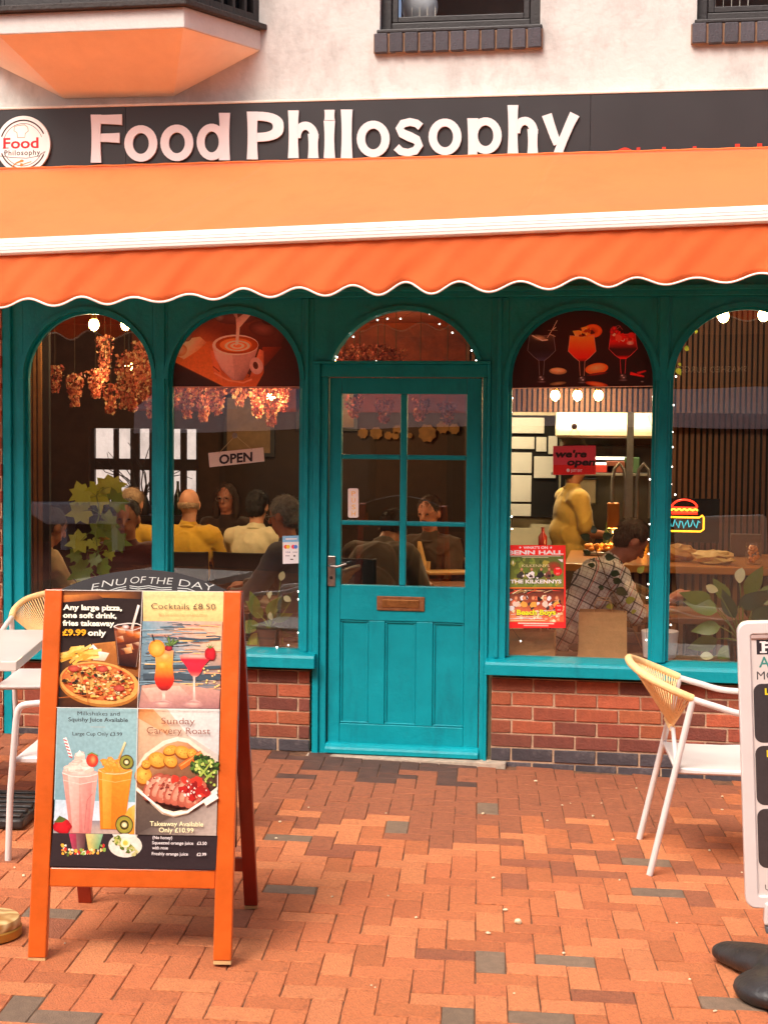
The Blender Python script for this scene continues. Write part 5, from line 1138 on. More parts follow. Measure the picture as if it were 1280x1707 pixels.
# ------------------------------------------------------------------ people
SKIN = {'pale': mat('skin_pale', '#c98d6e', .55, var=.08, scale=20), 'pink': mat('skin_pink', '#b8745a', .55, var=.08, scale=20), 'tan': mat('skin_tan', '#a86a48', .55, var=.08, scale=20)}
def cloth(n, c): return mat('cloth_' + n, c, .9, var=.12, scale=9, bump=.5, bscale=14, sheen=.2)
def check_mat():
    if 'check_shirt' in _M: return _M['check_shirt']
    M = bpy.data.materials.new('check_shirt'); M.use_nodes = True; n = M.node_tree.nodes; L = M.node_tree.links; b = n['Principled BSDF']; b.inputs['Roughness'].default_value = .9
    tc = n.new('ShaderNodeTexCoord'); sp = n.new('ShaderNodeSeparateXYZ'); mp = n.new('ShaderNodeMapping'); mp.inputs['Rotation'].default_value = (R(28), R(0), R(8)); L.new(tc.outputs['Object'], mp.inputs['Vector']); L.new(mp.outputs[0], sp.inputs[0])
    def stripes(sock, period, width):
        a = n.new('ShaderNodeMath'); a.operation = 'MULTIPLY'; a.inputs[1].default_value = 1 / period; L.new(sock, a.inputs[0])
        f = n.new('ShaderNodeMath'); f.operation = 'FRACT'; L.new(a.outputs[0], f.inputs[0]); c = n.new('ShaderNodeMath'); c.operation = 'LESS_THAN'; c.inputs[1].default_value = width; L.new(f.outputs[0], c.inputs[0]); return c.outputs[0]
    def mx(fac, base, col, k):
        m_ = n.new('ShaderNodeMath'); m_.operation = 'MULTIPLY'; m_.inputs[1].default_value = k; L.new(fac, m_.inputs[0]); q = n.new('ShaderNodeMix'); q.data_type = 'RGBA'; L.new(m_.outputs[0], q.inputs[0])
        if isinstance(base, tuple): q.inputs[6].default_value = base
        else: L.new(base, q.inputs[6])
        q.inputs[7].default_value = C(col); return q.outputs[2]
    o = C('#cfc6ba')
    for s_ in (1, 2): o = mx(stripes(sp.outputs[s_], .02, .18), o, '#9a7f78', .6); 
    for s_ in (1, 2): o = mx(stripes(sp.outputs[s_], .062, .12), o, '#2a2326', .9)
    o = mx(stripes(sp.outputs[1], .1, .06), o, '#b04a40', .7)
    L.new(o, b.inputs['Base Color']); _M['check_shirt'] = M; return M
HAIRM = {k: mat('hair_' + k, c, .6, var=.3, scale=60, bump=.6, bscale=120) for k, c in (('grey', '#8a8178'), ('dark', '#1c1412'), ('brown', '#3a2418'), ('fair', '#a98a6c'))}
DARKM = mat('eye_dark', '#120c0a', .3)
def person(label, loc, rz, shirt, skin='pale', hair=None, lean=.08, head=(0, 0), arms=None, stand=False, sleeve=.5, trousers='#23242c', longhair=False, glasses=False, belly=.0, apron=None, group=None, bald_fringe=False):
    """one continuous body grown from overlapping limbs, with clothes and hair as children; local +Y is forward"""
    t = thing('person', label, 'person', loc, rz, group)
    hz = .93 if stand else .5; s = Vector((0, math.sin(lean), math.cos(lean))); P0 = Vector((0, 0, hz)); up = lambda d, x=0., y=0.: P0 + s * d + Vector((x, y, 0))
    sh = {k: up(.455, k * .185) for k in (-1, 1)}; nk = up(.52, 0, .01); hd_dir = Vector((math.sin(head[1]) , math.sin(head[0] + lean) , math.cos(head[0] + lean))).normalized(); hc = nk + hd_dir * .165
    if arms is None: arms = {k: ((k * .05, .12, -.26), (-k * .07, .22, .03)) for k in (-1, 1)}
    el = {k: sh[k] + Vector(arms[k][0]) for k in arms}; wr = {k: el[k] + Vector(arms[k][1]) for k in arms}
    if stand: kn = {k: Vector((k * .1, .02, .48)) for k in (-1, 1)}; an = {k: Vector((k * .1, -.02, .08)) for k in (-1, 1)}
    else: kn = {k: Vector((k * .12, .4, .5)) for k in (-1, 1)}; an = {k: Vector((k * .12, .38, .08)) for k in (-1, 1)}
    def torso(mb, e):
        mb.ball(up(.02), (.165 + e, .12 + e + belly * .3, .13), 18, 12); mb.ball(up(.17, 0, belly * .35), (.155 + e, .115 + e + belly, .17), 18, 12); mb.ball(up(.33), (.17 + e, .118 + e, .17), 18, 12)
        mb.capsule(sh[-1] + Vector((.02, 0, -.01)), sh[1] + Vector((-.02, 0, -.01)), .07 + e, .07 + e); mb.capsule(up(.42), nk, .085 + e * .5, .06 + e * .5)
    bd = MB(); torso(bd, 0); bd.capsule(nk, hc - hd_dir * .03, .056, .054)
    rot = Matrix.Rotation(-(head[0] + lean), 3, 'X') @ Matrix.Rotation(head[1], 3, 'Y')
    HH = lambda x, y, z: hc + rot @ Vector((x, y, z))
    bd.ball(hc + rot @ Vector((0, -.008, .02)), (.076, .096, .1), 20, 14, rot=rot); bd.ball(HH(0, .02, -.045), (.058, .068, .075), 16, 10, rot=rot); bd.ball(HH(0, .05, -.085), (.032, .03, .025), 10, 8, rot=rot)
    bd.capsule(HH(0, .088, .02), HH(0, .106, -.02), .009, .014); bd.capsule(HH(-.02, .082, -.055), HH(.02, .082, -.055), .009, .009)
    for k in (-1, 1): bd.ball(HH(k * .077, -.005, -.005), (.012, .022, .032), 10, 8, rot=rot)
    for k in arms:
        bd.capsule(sh[k], el[k], .05, .04); bd.capsule(el[k], wr[k], .041, .028); d = (wr[k] - el[k]).normalized(); side = Vector((k, 0, 0)) - d * d.dot(Vector((k, 0, 0))); side = side.normalized() if side.length > .2 else d.orthogonal().normalized(); dn = d.cross(side); dn = dn if dn.z < 0 else -dn
        pc = wr[k] + d * .045; bd.ball(pc, (.04, .04, .026), 12, 8); bd.capsule(wr[k], pc + d * .03, .027, .03)
        for j in range(4):
            b0 = pc + d * .035 + side * (.032 - j * .021); l = (.036, .042, .04, .032)[j]; b1 = b0 + d * l + dn * .008; bd.capsule(b0, b1, .0092, .0088, 8); bd.capsule(b1, b1 + d * (l * .45) + dn * (l * .6), .0088, .0078, 8)
        tb = pc - side * .035 - d * .015; bd.capsule(tb, tb - side * .022 + d * .03, .011, .01, 8); bd.capsule(tb - side * .022 + d * .03, tb - side * .018 + d * .055 + dn * .012, .01, .0085, 8)
    for k in (-1, 1):
        hp = P0 + Vector((k * .095, 0, -.01)); bd.capsule(hp, kn[k], .082, .058); bd.capsule(kn[k], an[k], .056, .04); bd.capsule(an[k] - Vector((0, .03, .03)), an[k] + Vector((0, .14, -.05)), .035, .03)
    me = remesh(bd, .0075, 5); me.materials.append(SKIN[skin]); ob = bpy.data.objects.new('body', me); link(ob, t, True)
    sm = MB(); torso(sm, .014)
    for k in arms:
        e2 = sh[k].lerp(el[k], min(1, sleeve * 2) if sleeve < .5 else 1); sm.capsule(sh[k], e2, .066, .06)
        if sleeve > .5: sm.capsule(el[k], el[k].lerp(wr[k], (sleeve - .5) * 2), .056, .043)
    sm.ball(up(-.03), (.178, .135, .1), 16, 10)
    me = remesh(sm, .011, 7)
    nz = random.Random(hash(label) & 0xfff); 
    nr_ = [v.normal.copy() for v in me.vertices]
    of_ = Vector((nz.random() * 9, nz.random() * 9, 0))
    for v, n_ in zip(me.vertices, nr_):
        q_ = Vector((v.co.x * 8, v.co.y * 8, v.co.z * 5)) + of_; v.co += n_ * (.011 * max(0, 1 - abs(noise.noise(q_)) * 2.2) ** 3 + .002 + .003 * noise.noise(q_ * 2.7))
    # open neckline
    me.materials.append(shirt); so = bpy.data.objects.new('shirt', me); link(so, t, True)
    MB().tube([q_ for q_ in [nk + Vector((.066 * math.cos(a / 14 * 6.283), .066 * math.sin(a / 14 * 6.283) - .004, -.012 - .022 * math.sin(a / 14 * 6.283))) for a in range(14)]], .012, 8, closed=True).build('collar', shirt, t, True, local=True)
    tr = MB()
    for k in (-1, 1): tr.capsule(P0 + Vector((k * .09, 0, -.01)), kn[k], .096, .07); tr.capsule(kn[k], an[k] + Vector((0, 0, .03)), .068, .056)
    tr.ball(up(-.02), (.17, .13, .11), 16, 10); me = remesh(tr, .013, 6); me.materials.append(cloth('trousers' + trousers[1:], trousers)); link(bpy.data.objects.new('trousers', me), t, True)
    for k in (-1, 1): MB().capsule(an[k] + Vector((0, -.03, -.035)), an[k] + Vector((0, .15, -.04)), .042, .036).build('shoe', DKC, t, True, local=True)
    if hair:
        hm = MB(); hm.ball(HH(0, -.02, .035), (.083, .095, .095), 20, 14, rot=rot); hm.ball(HH(0, -.045, -.01), (.076, .062, .075), 16, 10, rot=rot)
        if longhair:
            for k in (-1, 1): hm.tube([HH(k * .05, .02, .09), HH(k * .085, .0, .0), HH(k * .088, .01, -.1), HH(k * .085, .02, -.2)], [.03, .032, .036, .02], 10)
            hm.tube([HH(0, -.06, .05), HH(0, -.085, -.08), HH(0, -.09, -.2)], [.05, .075, .04], 12)
        me = strands(remesh(hm, .008, 4), label, 1500, .03 if not longhair else .05); me.materials.append(HAIRM[hair]); link(bpy.data.objects.new('hair', me), t, True)
    elif bald_fringe:
        hm = MB()
        for a in range(-8, 9): an_ = a / 8 * 1.9; hm.ball(HH(.074 * math.sin(an_), -.012 - .088 * math.cos(an_), -.01), (.009, .009, .026), 8, 6)
        me = strands(remesh(hm, .006, 4), label, 900, .014); me.materials.append(HAIRM['fair']); link(bpy.data.objects.new('hair', me), t, True)
    for k in (-1, 1): MB().ball(HH(k * .03, .083, .012), (.011, .006, .006), 10, 6, rot=rot).build('eye', DARKM, t, True, local=True)
    if glasses:
        g_ = MB()
        for k in (-1, 1): g_.tube([HH(k * .033 + .026 * math.cos(a / 12 * 6.283), .1, .01 + .02 * math.sin(a / 12 * 6.283)) for a in range(12)], .0022, 6, closed=True); g_.tube([HH(k * .06, .098, .014), HH(k * .08, .0, .01)], .0022, 6)
        g_.tube([HH(-.008, .102, .014), HH(.008, .102, .014)], .0022, 6); g_.build('glasses', SOFT, t, True, local=True)
    return t
def strands(me, seed, n, L):
    "short hair locks lying over the hair mass, so that its outline is broken"
    rnd = random.Random(seed); V = [(v.co.copy(), v.normal.copy()) for v in me.vertices]; mb = MB(); mb.add([v for v, _ in V], [tuple(p.vertices) for p in me.polygons])
    for i in range(n):
        p, nn = rnd.choice(V); d = Vector((rnd.gauss(0, .35), rnd.gauss(0, .35), -1)); d = (d - nn * d.dot(nn)); d = (d.normalized() if d.length > .01 else Vector((0, 1, 0))) + nn * rnd.uniform(.05, .4); l = L * rnd.uniform(.5, 1.2); w_ = d.cross(nn).normalized() * .0022
        mb.add([p + w_, p - w_, p + d * l * .6 + nn * .002, p + d * l], [(0, 1, 2), (1, 3, 2)])
    m2 = bpy.data.meshes.new('hair'); m2.from_pydata(mb.v, [], mb.f); m2.polygons.foreach_set('use_smooth', [True] * len(m2.polygons)); bpy.data.meshes.remove(me); return m2
def sit(px, py, Y, htop, rz, label, shirt, chair_label=None, **k):
    "seat a person so that the crown of the head meets the given picture point at depth Y"
    q = at(px, py, Y); lean = k.get('lean', .08); hd = k.get('head', (0, 0))
    off = Vector((0, math.sin(lean) * .52 + .01 + .165 * math.sin(lean + hd[0]), 0)); off.rotate(Euler((0, 0, rz)))
    top = (1.0 if not k.get('stand') else 1.43)
    top = (.93 if k.get('stand') else .5) + math.cos(lean) * .52 + .165 * math.cos(lean + hd[0]) + .12
    z = q.z - top
    t = person(label, (q.x - off.x, Y - off.y, max(z, 0.)), rz, shirt, **k)
    if chair_label: seat_at((q.x - off.x, Y - off.y, max(z, 0.) * .999), rz, chair_label)
    return t
YEL = cloth('mustard', '#c99a28'); CRM = cloth('cream', '#d2c4a0'); RED_ = cloth('dark_red', '#4a1414'); GRY = cloth('grey', '#4a4a4e'); BRN = cloth('brown', '#5a4630'); BEI = cloth('beige', '#b89a70'); TEE = cloth('yellow_tee', '#c8a24e')
sit(316, 815, 3.0, 1.31, R(4), 'bald man in mustard yellow shirt seen from behind in the second window', YEL, 'dark chair under the bald man in the second window', skin='pale', bald_fringe=True, lean=.12, trousers='#6a5a48')
sit(430, 820, 3.2, 1.29, R(-8), 'dark haired man in cream shirt seen from behind, second window', CRM, 'dark chair with curved back under the man in cream shirt', hair='dark', lean=.2)
sit(378, 822, 4.2, 1.24, R(175), 'woman with long brown hair and glasses facing the street, second window', cloth('dark_brown', '#3a261c'), 'dark chair under the woman with glasses', skin='pink', hair='brown', longhair=True, glasses=True)
sit(474, 828, 1.05, 1.36, R(75), 'grey haired man with glasses turned left near the second window edge', GRY, 'dark chair under the man with grey sleeves', skin='pink', hair='grey', glasses=True, sleeve=.95, lean=.2, arms={-1: ((-.04, .16, -.24), (.1, .22, -.04)), 1: ((.05, .2, -.22), (-.02, .24, -.02))})
sit(222, 815, 3.0, 1.30, R(-12), 'balding man in mustard shirt behind the leafy plant', YEL, 'dark chair behind the leafy plant', skin='pale', hair='fair', lean=.12)
sit(212, 850, 1.3, 1.25, R(188), 'person in dark red top facing the street behind the plant', RED_, 'dark chair under the person in dark red', skin='tan', hair='dark', lean=.1)
sit(88, 872, 1.35, 1.1, R(-38), 'person in patterned beige top hunched at the far left of the window', BEI, 'dark chair under the person in beige', skin='tan', hair='dark', lean=.45)
sit(655, 850, 1.35, 1.2, R(-15), 'person in brown shirt bending over a table behind the door glass', BRN, 'dark chair seen through the lower door panes', skin='tan', hair='brown', lean=.75, head=(.2, 0), belly=.03)
sit(715, 838, 2.6, 1.1, R(160), 'person in dim brown top sitting far back behind the right door panes', cloth('umber', '#4a3424'), 'dark chair at the back behind the door', skin='pink', hair='brown', lean=.15)
SM = sit(957, 758, 3.1, 1.7, R(-68), 'standing man in yellow T-shirt with head hidden behind the red sign', TEE, stand=True, skin='tan', hair='dark', sleeve=.42, belly=.05, trousers='#5a4a34', lean=.03, arms={-1: ((-.02, .08, -.27), (.03, .24, -.04)), 1: ((.03, .06, -.27), (-.03, .24, -.03))})
sit(1052, 868, .78, 1.2, R(-70), 'man in checked shirt leaning over his food in the right window', check_mat(), 'dark chair under the man in the checked shirt', skin='pink', hair='brown', lean=.5, head=(.25, 0), sleeve=.46, belly=.05, arms={-1: ((-.04, .15, -.24), (.08, .24, .0)), 1: ((.05, .12, -.24), (-.04, .2, .1))})
SM.scale = (.93, .93, .93); SM.location.y += .02
# high chair behind the door
t = thing('high_chair', 'pale wooden high chair seen through the lower right door pane', 'high chair', (-.08, 2.5, FZ), R(200)); HW = mat('pale_beech', '#c99a5e', .5, var=.12)
for sx in (-1, 1):
    for sy in (-1, 1): MB().tube([(sx * .22, sy * .22, 0), (sx * .14, sy * .12, .86)], .015, 8).build('leg', HW, t, True, local=True)
    MB().prism([(-.15, .56), (.12, .56), (.14, .78), (-.12, .98), (-.17, .98)], sx * .15 - .012, sx * .15 + .012, 'x').build('side_panel', HW, t, bevel=.006, local=True)
MB().box(-.15, .15, -.14, .14, .54, .56).build('seat', HW, t, local=True); MB().box(-.14, .14, -.165, -.145, .6, 1.0).build('backrest', HW, t, bevel=.006, local=True); MB().box(-.17, .17, .1, .3, .78, .8).build('tray', HW, t, bevel=.006, local=True)
# ------------------------------------------------------------------ the shop across the street (seen only as reflections in the glass)
OB = thing('opposite_shop', 'brown brick shop across the street, seen only reflected in the glass', 'building', (0, -12.3, gz(0)))
MB().box(-9, 9, -12.5, -12.2, -.4, 9).build('wall', mat('brown_brick_far', '#8a6248', .9, var=.25, scale=6), OB)
MB().box(-5, 7, -12.199, -12.1, 2.4, 3.05).build('fascia', mat('dark_fascia_far', '#2e2320', .5), OB)
vs, fs = glyphs('SMASHED BURGER', .01, 1.2); a = min(v[0] for v in vs); b = max(v[0] for v in vs); kx = (at(1243, 615, 12.1).x - at(1126, 615, 12.1).x) / (b - a); xr = at(1243, 615, 12.1).x
# readable from the street: its reading direction runs towards -X when seen from the north
MB().add([(xr - (v[0] - a) * kx, -12.099, 2.56 + v[1] * .1) for v in vs], fs).build('lettering', mat('gold_lettering', '#d8c49a', .4), OB)
for x in (-7.6, -4.6, -1.4, 2.0, 5.2):
    w_ = MB().box(x, x + 1.3, -12.199, -12.17, 4.1, 5.7).build('window', mat('pale_window_frame', '#f0eee8', .5), OB)
    MB().box(x + .08, x + 1.22, -12.1695, -12.165, 4.18, 5.62).build('pane', mat('far_dark_glass', '#20262a', .1), w_)
for x in (-4.4, -1.2, 2.0, 4.6):
    w_ = MB().box(x, x + 2.2, -12.199, -12.17, .4, 2.3).build('shop_window', mat('far_dark_frame', '#2a2a2a', .5), OB)
    MB().box(x + .08, x + 2.12, -12.1695, -12.165, .5, 2.25).build('pane', mat('far_dark_glass'), w_)
AWN = thing('opposite_awning', 'pale grey awning of the opposite shop, seen only reflected in the glass', 'awning', (0, -12.1, 2.3))
MB().prism([(-12.1, 2.36), (-10.8, 2.02), (-10.8, 2.0), (-12.1, 2.34)], -5.2, 5.5, 'x').build('canopy', mat('pale_canvas', '#f0ece6', .8), AWN)
v = [(-5.2, -10.8, 2.02), (5.5, -10.8, 2.0), (5.5, -10.8, 1.84), (-.8, -10.8, 1.83), (-5.2, -10.8, 1.70)]
MB().add(v + [(p[0], -10.79, p[2]) for p in v], [(0, 1, 2, 3, 4), (9, 8, 7, 6, 5), (0, 5, 6, 1), (1, 6, 7, 2), (2, 7, 8, 3), (3, 8, 9, 4), (4, 9, 5, 0)]).build('valance', mat('pale_canvas_front', '#f4f2ee', .8), AWN)

# low white bench across the street, reflected low in the left glass
BN = thing('white_bench', 'low white bench across the street, seen only reflected in the glass', 'bench', (-6.0, -10.8, gz(-6)))
VW = mat('white_bench_paint', '#f2f2f0', .4)
MB().prism([(-6.75, .77), (-5.3, .77), (-5.35, .5), (-6.3, .5)], -11.1, -10.6).build('seat', VW, BN, bevel=.02)
for x in (-6.15, -5.45): MB().box(x, x + .08, -11.0, -10.7, gz(x), .4995).build('leg', VW, BN)
# ------------------------------------------------------------------ prints and signs on the glass
YP = .0488
def wmap(zx, zy, zs):
    def f(x, y):
        q = at(zx + x / zs, zy + y / zs, YP); return (q.x, q.z)
    return f
def stick(P, name, label, cat, m=None):
    o = P.build(name, (0, YP, 0), (1, 0, 0), (0, 0, 1), (0, -1, 0), None, m or print_mat('window_print', .5, .0, gain=2.0)); tag(o, label, cat)
    v = [Vector(c) for c in o.bound_box]; return o
def vinyl(a, b, z0):
    cx = (a + b) / 2; r = (b - a) / 2 - .012; return [(a + .012, z0)] + arc(cx, SPR, r, r, 180, 0, 32) + [(b - .012, z0)]
def arch_base(P, W, z0, col0, col1):
    "backing film cut to the arch"
    pts = vinyl(*W, z0); b = len(P.v); P.k += 1
    for i, (x, z) in enumerate(pts): P.v.append((x, z, P.k * P.eps)); t = (x - W[0]) / (W[1] - W[0]); P.c.append(lerp(C(col0), C(col1), t))
    P.f.append(tuple(range(b, b + len(pts))))
P = Print(wmap(280, 510, 5.565)); arch_base(P, WX[1], 1.99, '#5a2c1c', '#24100c')
P.poly([(150, 300), (320, 150), (600, 70), (1000, 160), (1080, 300), (1000, 470), (700, 420), (300, 330)], ['#8a4428', '#6a3220', '#4a221a', '#5a2c22', '#3c1812', '#34140e', '#7a3a20', '#9a5028'])
P.ell(620, 110, 190, 60, '#6a3a32', '#4a2420'); P.ell(480, 100, 46, 40, '#8a6a5c', '#5a342a'); P.ell(880, 215, 130, 70, '#7a463a', '#44201a', 10); P.ell(960, 130, 90, 50, '#3a1612', '#2e120e')
P.poly([(35, 505), (240, 330), (420, 330), (560, 520), (760, 640), (700, 748), (520, 748)], ['#b8642c', '#b0602c', '#a05428', '#b06030', '#8a4422', '#9a4e26', '#b8662e'])
P.poly([(14, 540), (30, 512), (500, 748), (14, 748)], ['#241410', '#301a12', '#2c1812', '#160c0a'])
P.poly([(880, 380), (1060, 380), (900, 560), (860, 520)], ['#7a3014', '#4a1c10', '#5a2412', '#7a3418'])
P.poly([(60, 450), (120, 370), (200, 300), (300, 285), (360, 340), (270, 420), (150, 495)], ['#c89a6c', '#d8b488', '#dcbc94', '#caa070', '#a86e42', '#c08a58', '#d0a878'])
P.ell(175, 280, 50, 50, '#9a7a60', '#6a4430', -30); P.ell(120, 410, 60, 55, '#d2ac80', '#b07c4c', -20)
P.poly([(390, 410), (430, 420), (500, 590), (640, 700), (760, 660), (850, 400), (890, 420), (890, 620), (820, 748), (520, 748), (430, 640)], ['#b0603a', '#c87448', '#9a4a2a', '#b8663a', '#a85630', '#c47a56', '#a05a3c', '#9c4c28', '#b05a2c', '#b86230', '#b05c34'])
P.line([(430, 620), (560, 690), (700, 712), (780, 680)], 14, '#d8845a'); P.line([(420, 560), (480, 610)], 10, '#7a3418')
P.poly([(412, 370), (842, 365), (800, 500), (740, 620), (700, 690), (600, 690), (500, 590), (440, 480)], ['#c8a090', '#b08a7c', '#96706a', '#8a625a', '#7a544c', '#a07a70', '#a8847a', '#b89488'])
P.poly([(430, 420), (600, 460), (620, 680), (560, 640), (490, 560)], ['#d0ac9e', '#c8a496', '#a8847a', '#b08c82', '#bc988c'])
P.ell(628, 362, 214, 96, '#c8a496', '#d8b8a8'); P.ell(640, 362, 198, 82, '#c06428', '#8a3c14'); P.ell(630, 362, 150, 62, '#d89868', '#c87434')
for i, rr in enumerate((118, 92, 66, 40)): P.ell(645, 370, rr, rr * .42, '#e6c2a4' if i % 2 == 0 else '#c47c48', None)
P.ell(820, 556, 62, 80, '#c8a89c', '#b08e84', -15); P.ell(814, 552, 24, 36, '#3a1a14', '#5a2c20', -15)
P.poly([(590, 50), (790, 62), (720, 140), (668, 200), (655, 355), (628, 368), (636, 190), (630, 110)], ['#8a6256', '#c09a88', '#c8a494', '#d0b0a0', '#dcc0ae', '#dcc0ae', '#c8a494', '#a07a6c'])
P.poly([(640, 60), (720, 62), (650, 110)], '#5a3028'); P.line([(14, 752), (1245, 752)], 6, '#b89888')
stick(P, 'coffee_picture', 'arched picture of a hand holding a coffee cup in the second window', 'picture')
P = Print(wmap(840, 500, 4.741)); arch_base(P, WX[2], 1.995, '#1e0b09', '#190907')
P.ell(600, 350, 420, 250, '#240d0a', '#1c0a08')
def goblet(cx, top, w, c, y_bowl=300, fill=None, oc='#8a8488'):
    L_ = [(cx - w * .86, top), (cx - w, top + 125), (cx - w * .55, top + 175), (cx - w * .2, top + 205), (cx - w * .14, top + 320)]; Rr = [(2 * cx - x, y) for x, y in L_]
    if fill:
        ys = [top + 5, top + 60, top + 125, top + 175, top + 205]; xs = [w * .86, w * .93, w, w * .55, w * .2]
        for i in range(4): P.poly([(cx - xs[i], ys[i]), (cx + xs[i], ys[i]), (cx + xs[i + 1], ys[i + 1]), (cx - xs[i + 1], ys[i + 1])], [fill[i], fill[i], fill[i + 1], fill[i + 1]])
    P.line(L_, 4, oc); P.line(Rr, 4, oc); P.line([(cx - w * .86, top), (cx, top + 12), (cx + w * .86, top)], 3, oc)
    P.ell(cx, top + 345, 30, 26, '#5a5456', '#241416'); P.ell(cx - 8, top + 335, 10, 7, '#c8c2c2', '#6a6466'); P.ell(cx, top + 372, 38, 9, '#6a6064', '#2a1416'); P.ell(cx + 6, top + 352, 9, 5, '#e0dada', '#8a8486')
goblet(295, 275, 110, None, fill=['#4a4038', '#2a2020', '#1c1418', '#242030', '#3a3a58'], oc='#6e6a70')
P.ell(280, 300, 62, 24, '#b8a888', '#4a4038', 12); P.line([(220, 280), (300, 320), (345, 315)], 10, '#d8ccb0'); P.line([(340, 300), (380, 235), (420, 160)], 5, '#b8a890'); P.line([(370, 245), (410, 215)], 5, '#c8b8a0'); P.line([(360, 270), (405, 290)], 6, '#a89878'); P.line([(345, 240), (420, 240)], 4, '#8a7a64')
P.ell(425, 562, 70, 27, '#c8a878', '#8a7048', 2); P.ell(425, 555, 58, 19, '#d8bc8c', '#b09058', 2); P.ell(425, 660, 66, 14, '#9a8258', '#5a4628', -6)
P.ell(700, 245, 74, 54, '#d8762a', '#b84a18'); P.ell(700, 245, 58, 42, '#8a2c10', '#c8641e')
goblet(615, 280, 110, None, fill=['#f0842a', '#ee6420', '#e83a16', '#c82412', '#5a120a'], oc='#b08068')
for q in (((540, 245), (620, 235), (640, 290), (560, 285)), ((590, 225), (660, 205), (690, 250), (620, 300)), ((640, 230), (690, 260), (650, 300))): P.poly(list(q), ['#f0a040', '#e88a24', '#c86418', '#f2b45a'][:len(q)])
for i in range(12): P.blob(random.uniform(590, 700), random.uniform(225, 290), random.uniform(8, 18), random.choice(['#3a120a', '#f2b050', '#d8701c', '#8a300e']), None, .4)
P.ell(730, 543, 92, 44, '#f0803a', '#e05a1c', -8); P.ell(728, 538, 74, 32, '#f6a868', '#ee7a30', -8); P.ell(730, 665, 90, 20, '#e87a3a', '#8a2c10', 8); P.ell(735, 585, 88, 10, '#8a1c08', '#3a0a06', -8)
goblet(938, 262, 112, None, fill=['#a02420', '#c01c1c', '#2a0608', '#3a080a', '#e01c1a'], oc='#c04048')
for i in range(16): P.blob(random.uniform(860, 1020), random.uniform(265, 335), random.uniform(12, 30), random.choice(['#d8201e', '#e84a3a', '#a01414', '#f0b8a8', '#c81a1a']), None, .3)
for x, y in ((855, 235), (870, 225), (850, 255), (990, 200), (885, 250)): P.blob(x, y, 20, '#c01a22', '#7a0e14', .2) if x < 900 else None
P.line([(870, 215), (905, 200), (935, 235)], 6, '#7a4040'); P.line([(890, 230), (920, 205)], 4, '#8a5050'); P.ell(995, 340, 30, 18, '#f0c8c0', '#b04a48')
P.line([(995, 580), (1105, 605)], 24, '#d81c1a', 12); P.line([(1050, 580), (1120, 560)], 20, '#a81414', 10); P.ell(1090, 645, 14, 6, '#8a8484', '#3a2424')
P.line([(48, 700), (610, 690), (1192, 682)], 6, '#d8c4a8')
stick(P, 'cocktail_picture', 'arched dark picture of three cocktail glasses in the window right of the door', 'picture')
# concert poster
P = Print(wmap(830, 880, 7.53)); 
P.poly([(105, 215), (845, 218), (848, 1255), (108, 1258)], '#c8201c')
P.text("WHAT'S ON", 315, 622, 262, 32, '#f2e6d8', bold=.03); 
for x in (275, 664): P.blob(x, 246, 13, '#f2e6d8', None, .25, 5)
P.text('BENN HALL', 124, 820, 331, 50, '#f6ece0', bold=.04)
P.poly([(125, 345), (822, 345), (822, 745), (125, 745)], ['#3a4a1c', '#4a5a28', '#6a7030', '#5a6a2a'])
for i in range(60): P.blob(random.uniform(150, 800), random.uniform(370, 730), random.uniform(14, 44), random.choice(['#4f6a26', '#6a7a30', '#35451a', '#8a8434', '#5c6c28']), None, .4)
P.ell(700, 480, 90, 60, '#8a2418', '#5a4420'); P.line([(150, 352), (785, 352)], 6, '#d8d0b0'); P.line([(300, 370), (630, 370)], 5, '#b8b898')
P.text('KILKENNYS', 300, 640, 490, 34, '#b8b08a', bold=-.004)
for x, c in ((285, '#2c2a24'), (410, '#e2d8c8'), (530, '#1a1a1c'), (630, '#6a3a30')):
    P.blob(x, 590, 52, c, None, .3, 10, .9); P.ell(x + 10, 520, 17, 20, '#b88464', '#8a5a40')
for i in range(16): P.blob(random.uniform(250, 690), random.uniform(570, 630), random.uniform(8, 20), random.choice(['#f0e8dc', '#1c1a1a', '#4a3428', '#d8c8b4']), None, .4)
P.ell(748, 545, 56, 56, '#c81e20', '#b01618'); P.text('FROM', 725, 772, 520, 18, '#f0c8b8'); P.text('JULY', 728, 770, 580, 18, '#f0c8b8')
P.ell(186, 435, 16, 34, '#d8d0b0', '#6a7a3a'); P.poly([(750, 392), (812, 392), (812, 430), (790, 425)], '#e8e4d8')
P.text('THE KILKENNYS', 152, 793, 694, 46, '#f6f0e4', bold=.035)
P.poly([(125, 745), (825, 745), (825, 760), (125, 760)], '#d86a28')
P.poly([(130, 765), (825, 765), (825, 1180), (130, 1180)], ['#2a1c18', '#3a1814', '#c85a34', '#d87a50'])
for i in range(30): x = random.uniform(130, 700); P.line([(x, 790 + random.uniform(-15, 40)), (x + 110, 775 + random.uniform(-10, 30))], random.uniform(8, 18), random.choice(['#d8b48a', '#c83a28', '#8a6a3c', '#2a1c18']), 3)
for i in range(46): P.blob(random.uniform(150, 810), random.uniform(850, 1010), random.uniform(14, 36), random.choice(['#1c1614', '#2a2426', '#d89a70', '#e8b894', '#f0e0cc', '#c85a3a', '#3a2a2a']), None, .4)
for x in (225, 330, 440, 590, 735): P.ell(x, 880, 24, 30, '#d8946a', '#8a4a30'); P.blob(x, 960, 42, random.choice(['#e8d8c0', '#f08a3a', '#e8a898']), None, .3)
for i in range(40): P.line([(random.uniform(135, 800), random.uniform(1020, 1175)) for _ in range(2)], 5, random.choice(['#f0a880', '#e87a50', '#f8d8b8'])) if i < 12 else P.blob(random.uniform(140, 815), random.uniform(1040, 1170), 18, random.choice(['#e8906a', '#f0b890', '#d85a3c']), None, .4)
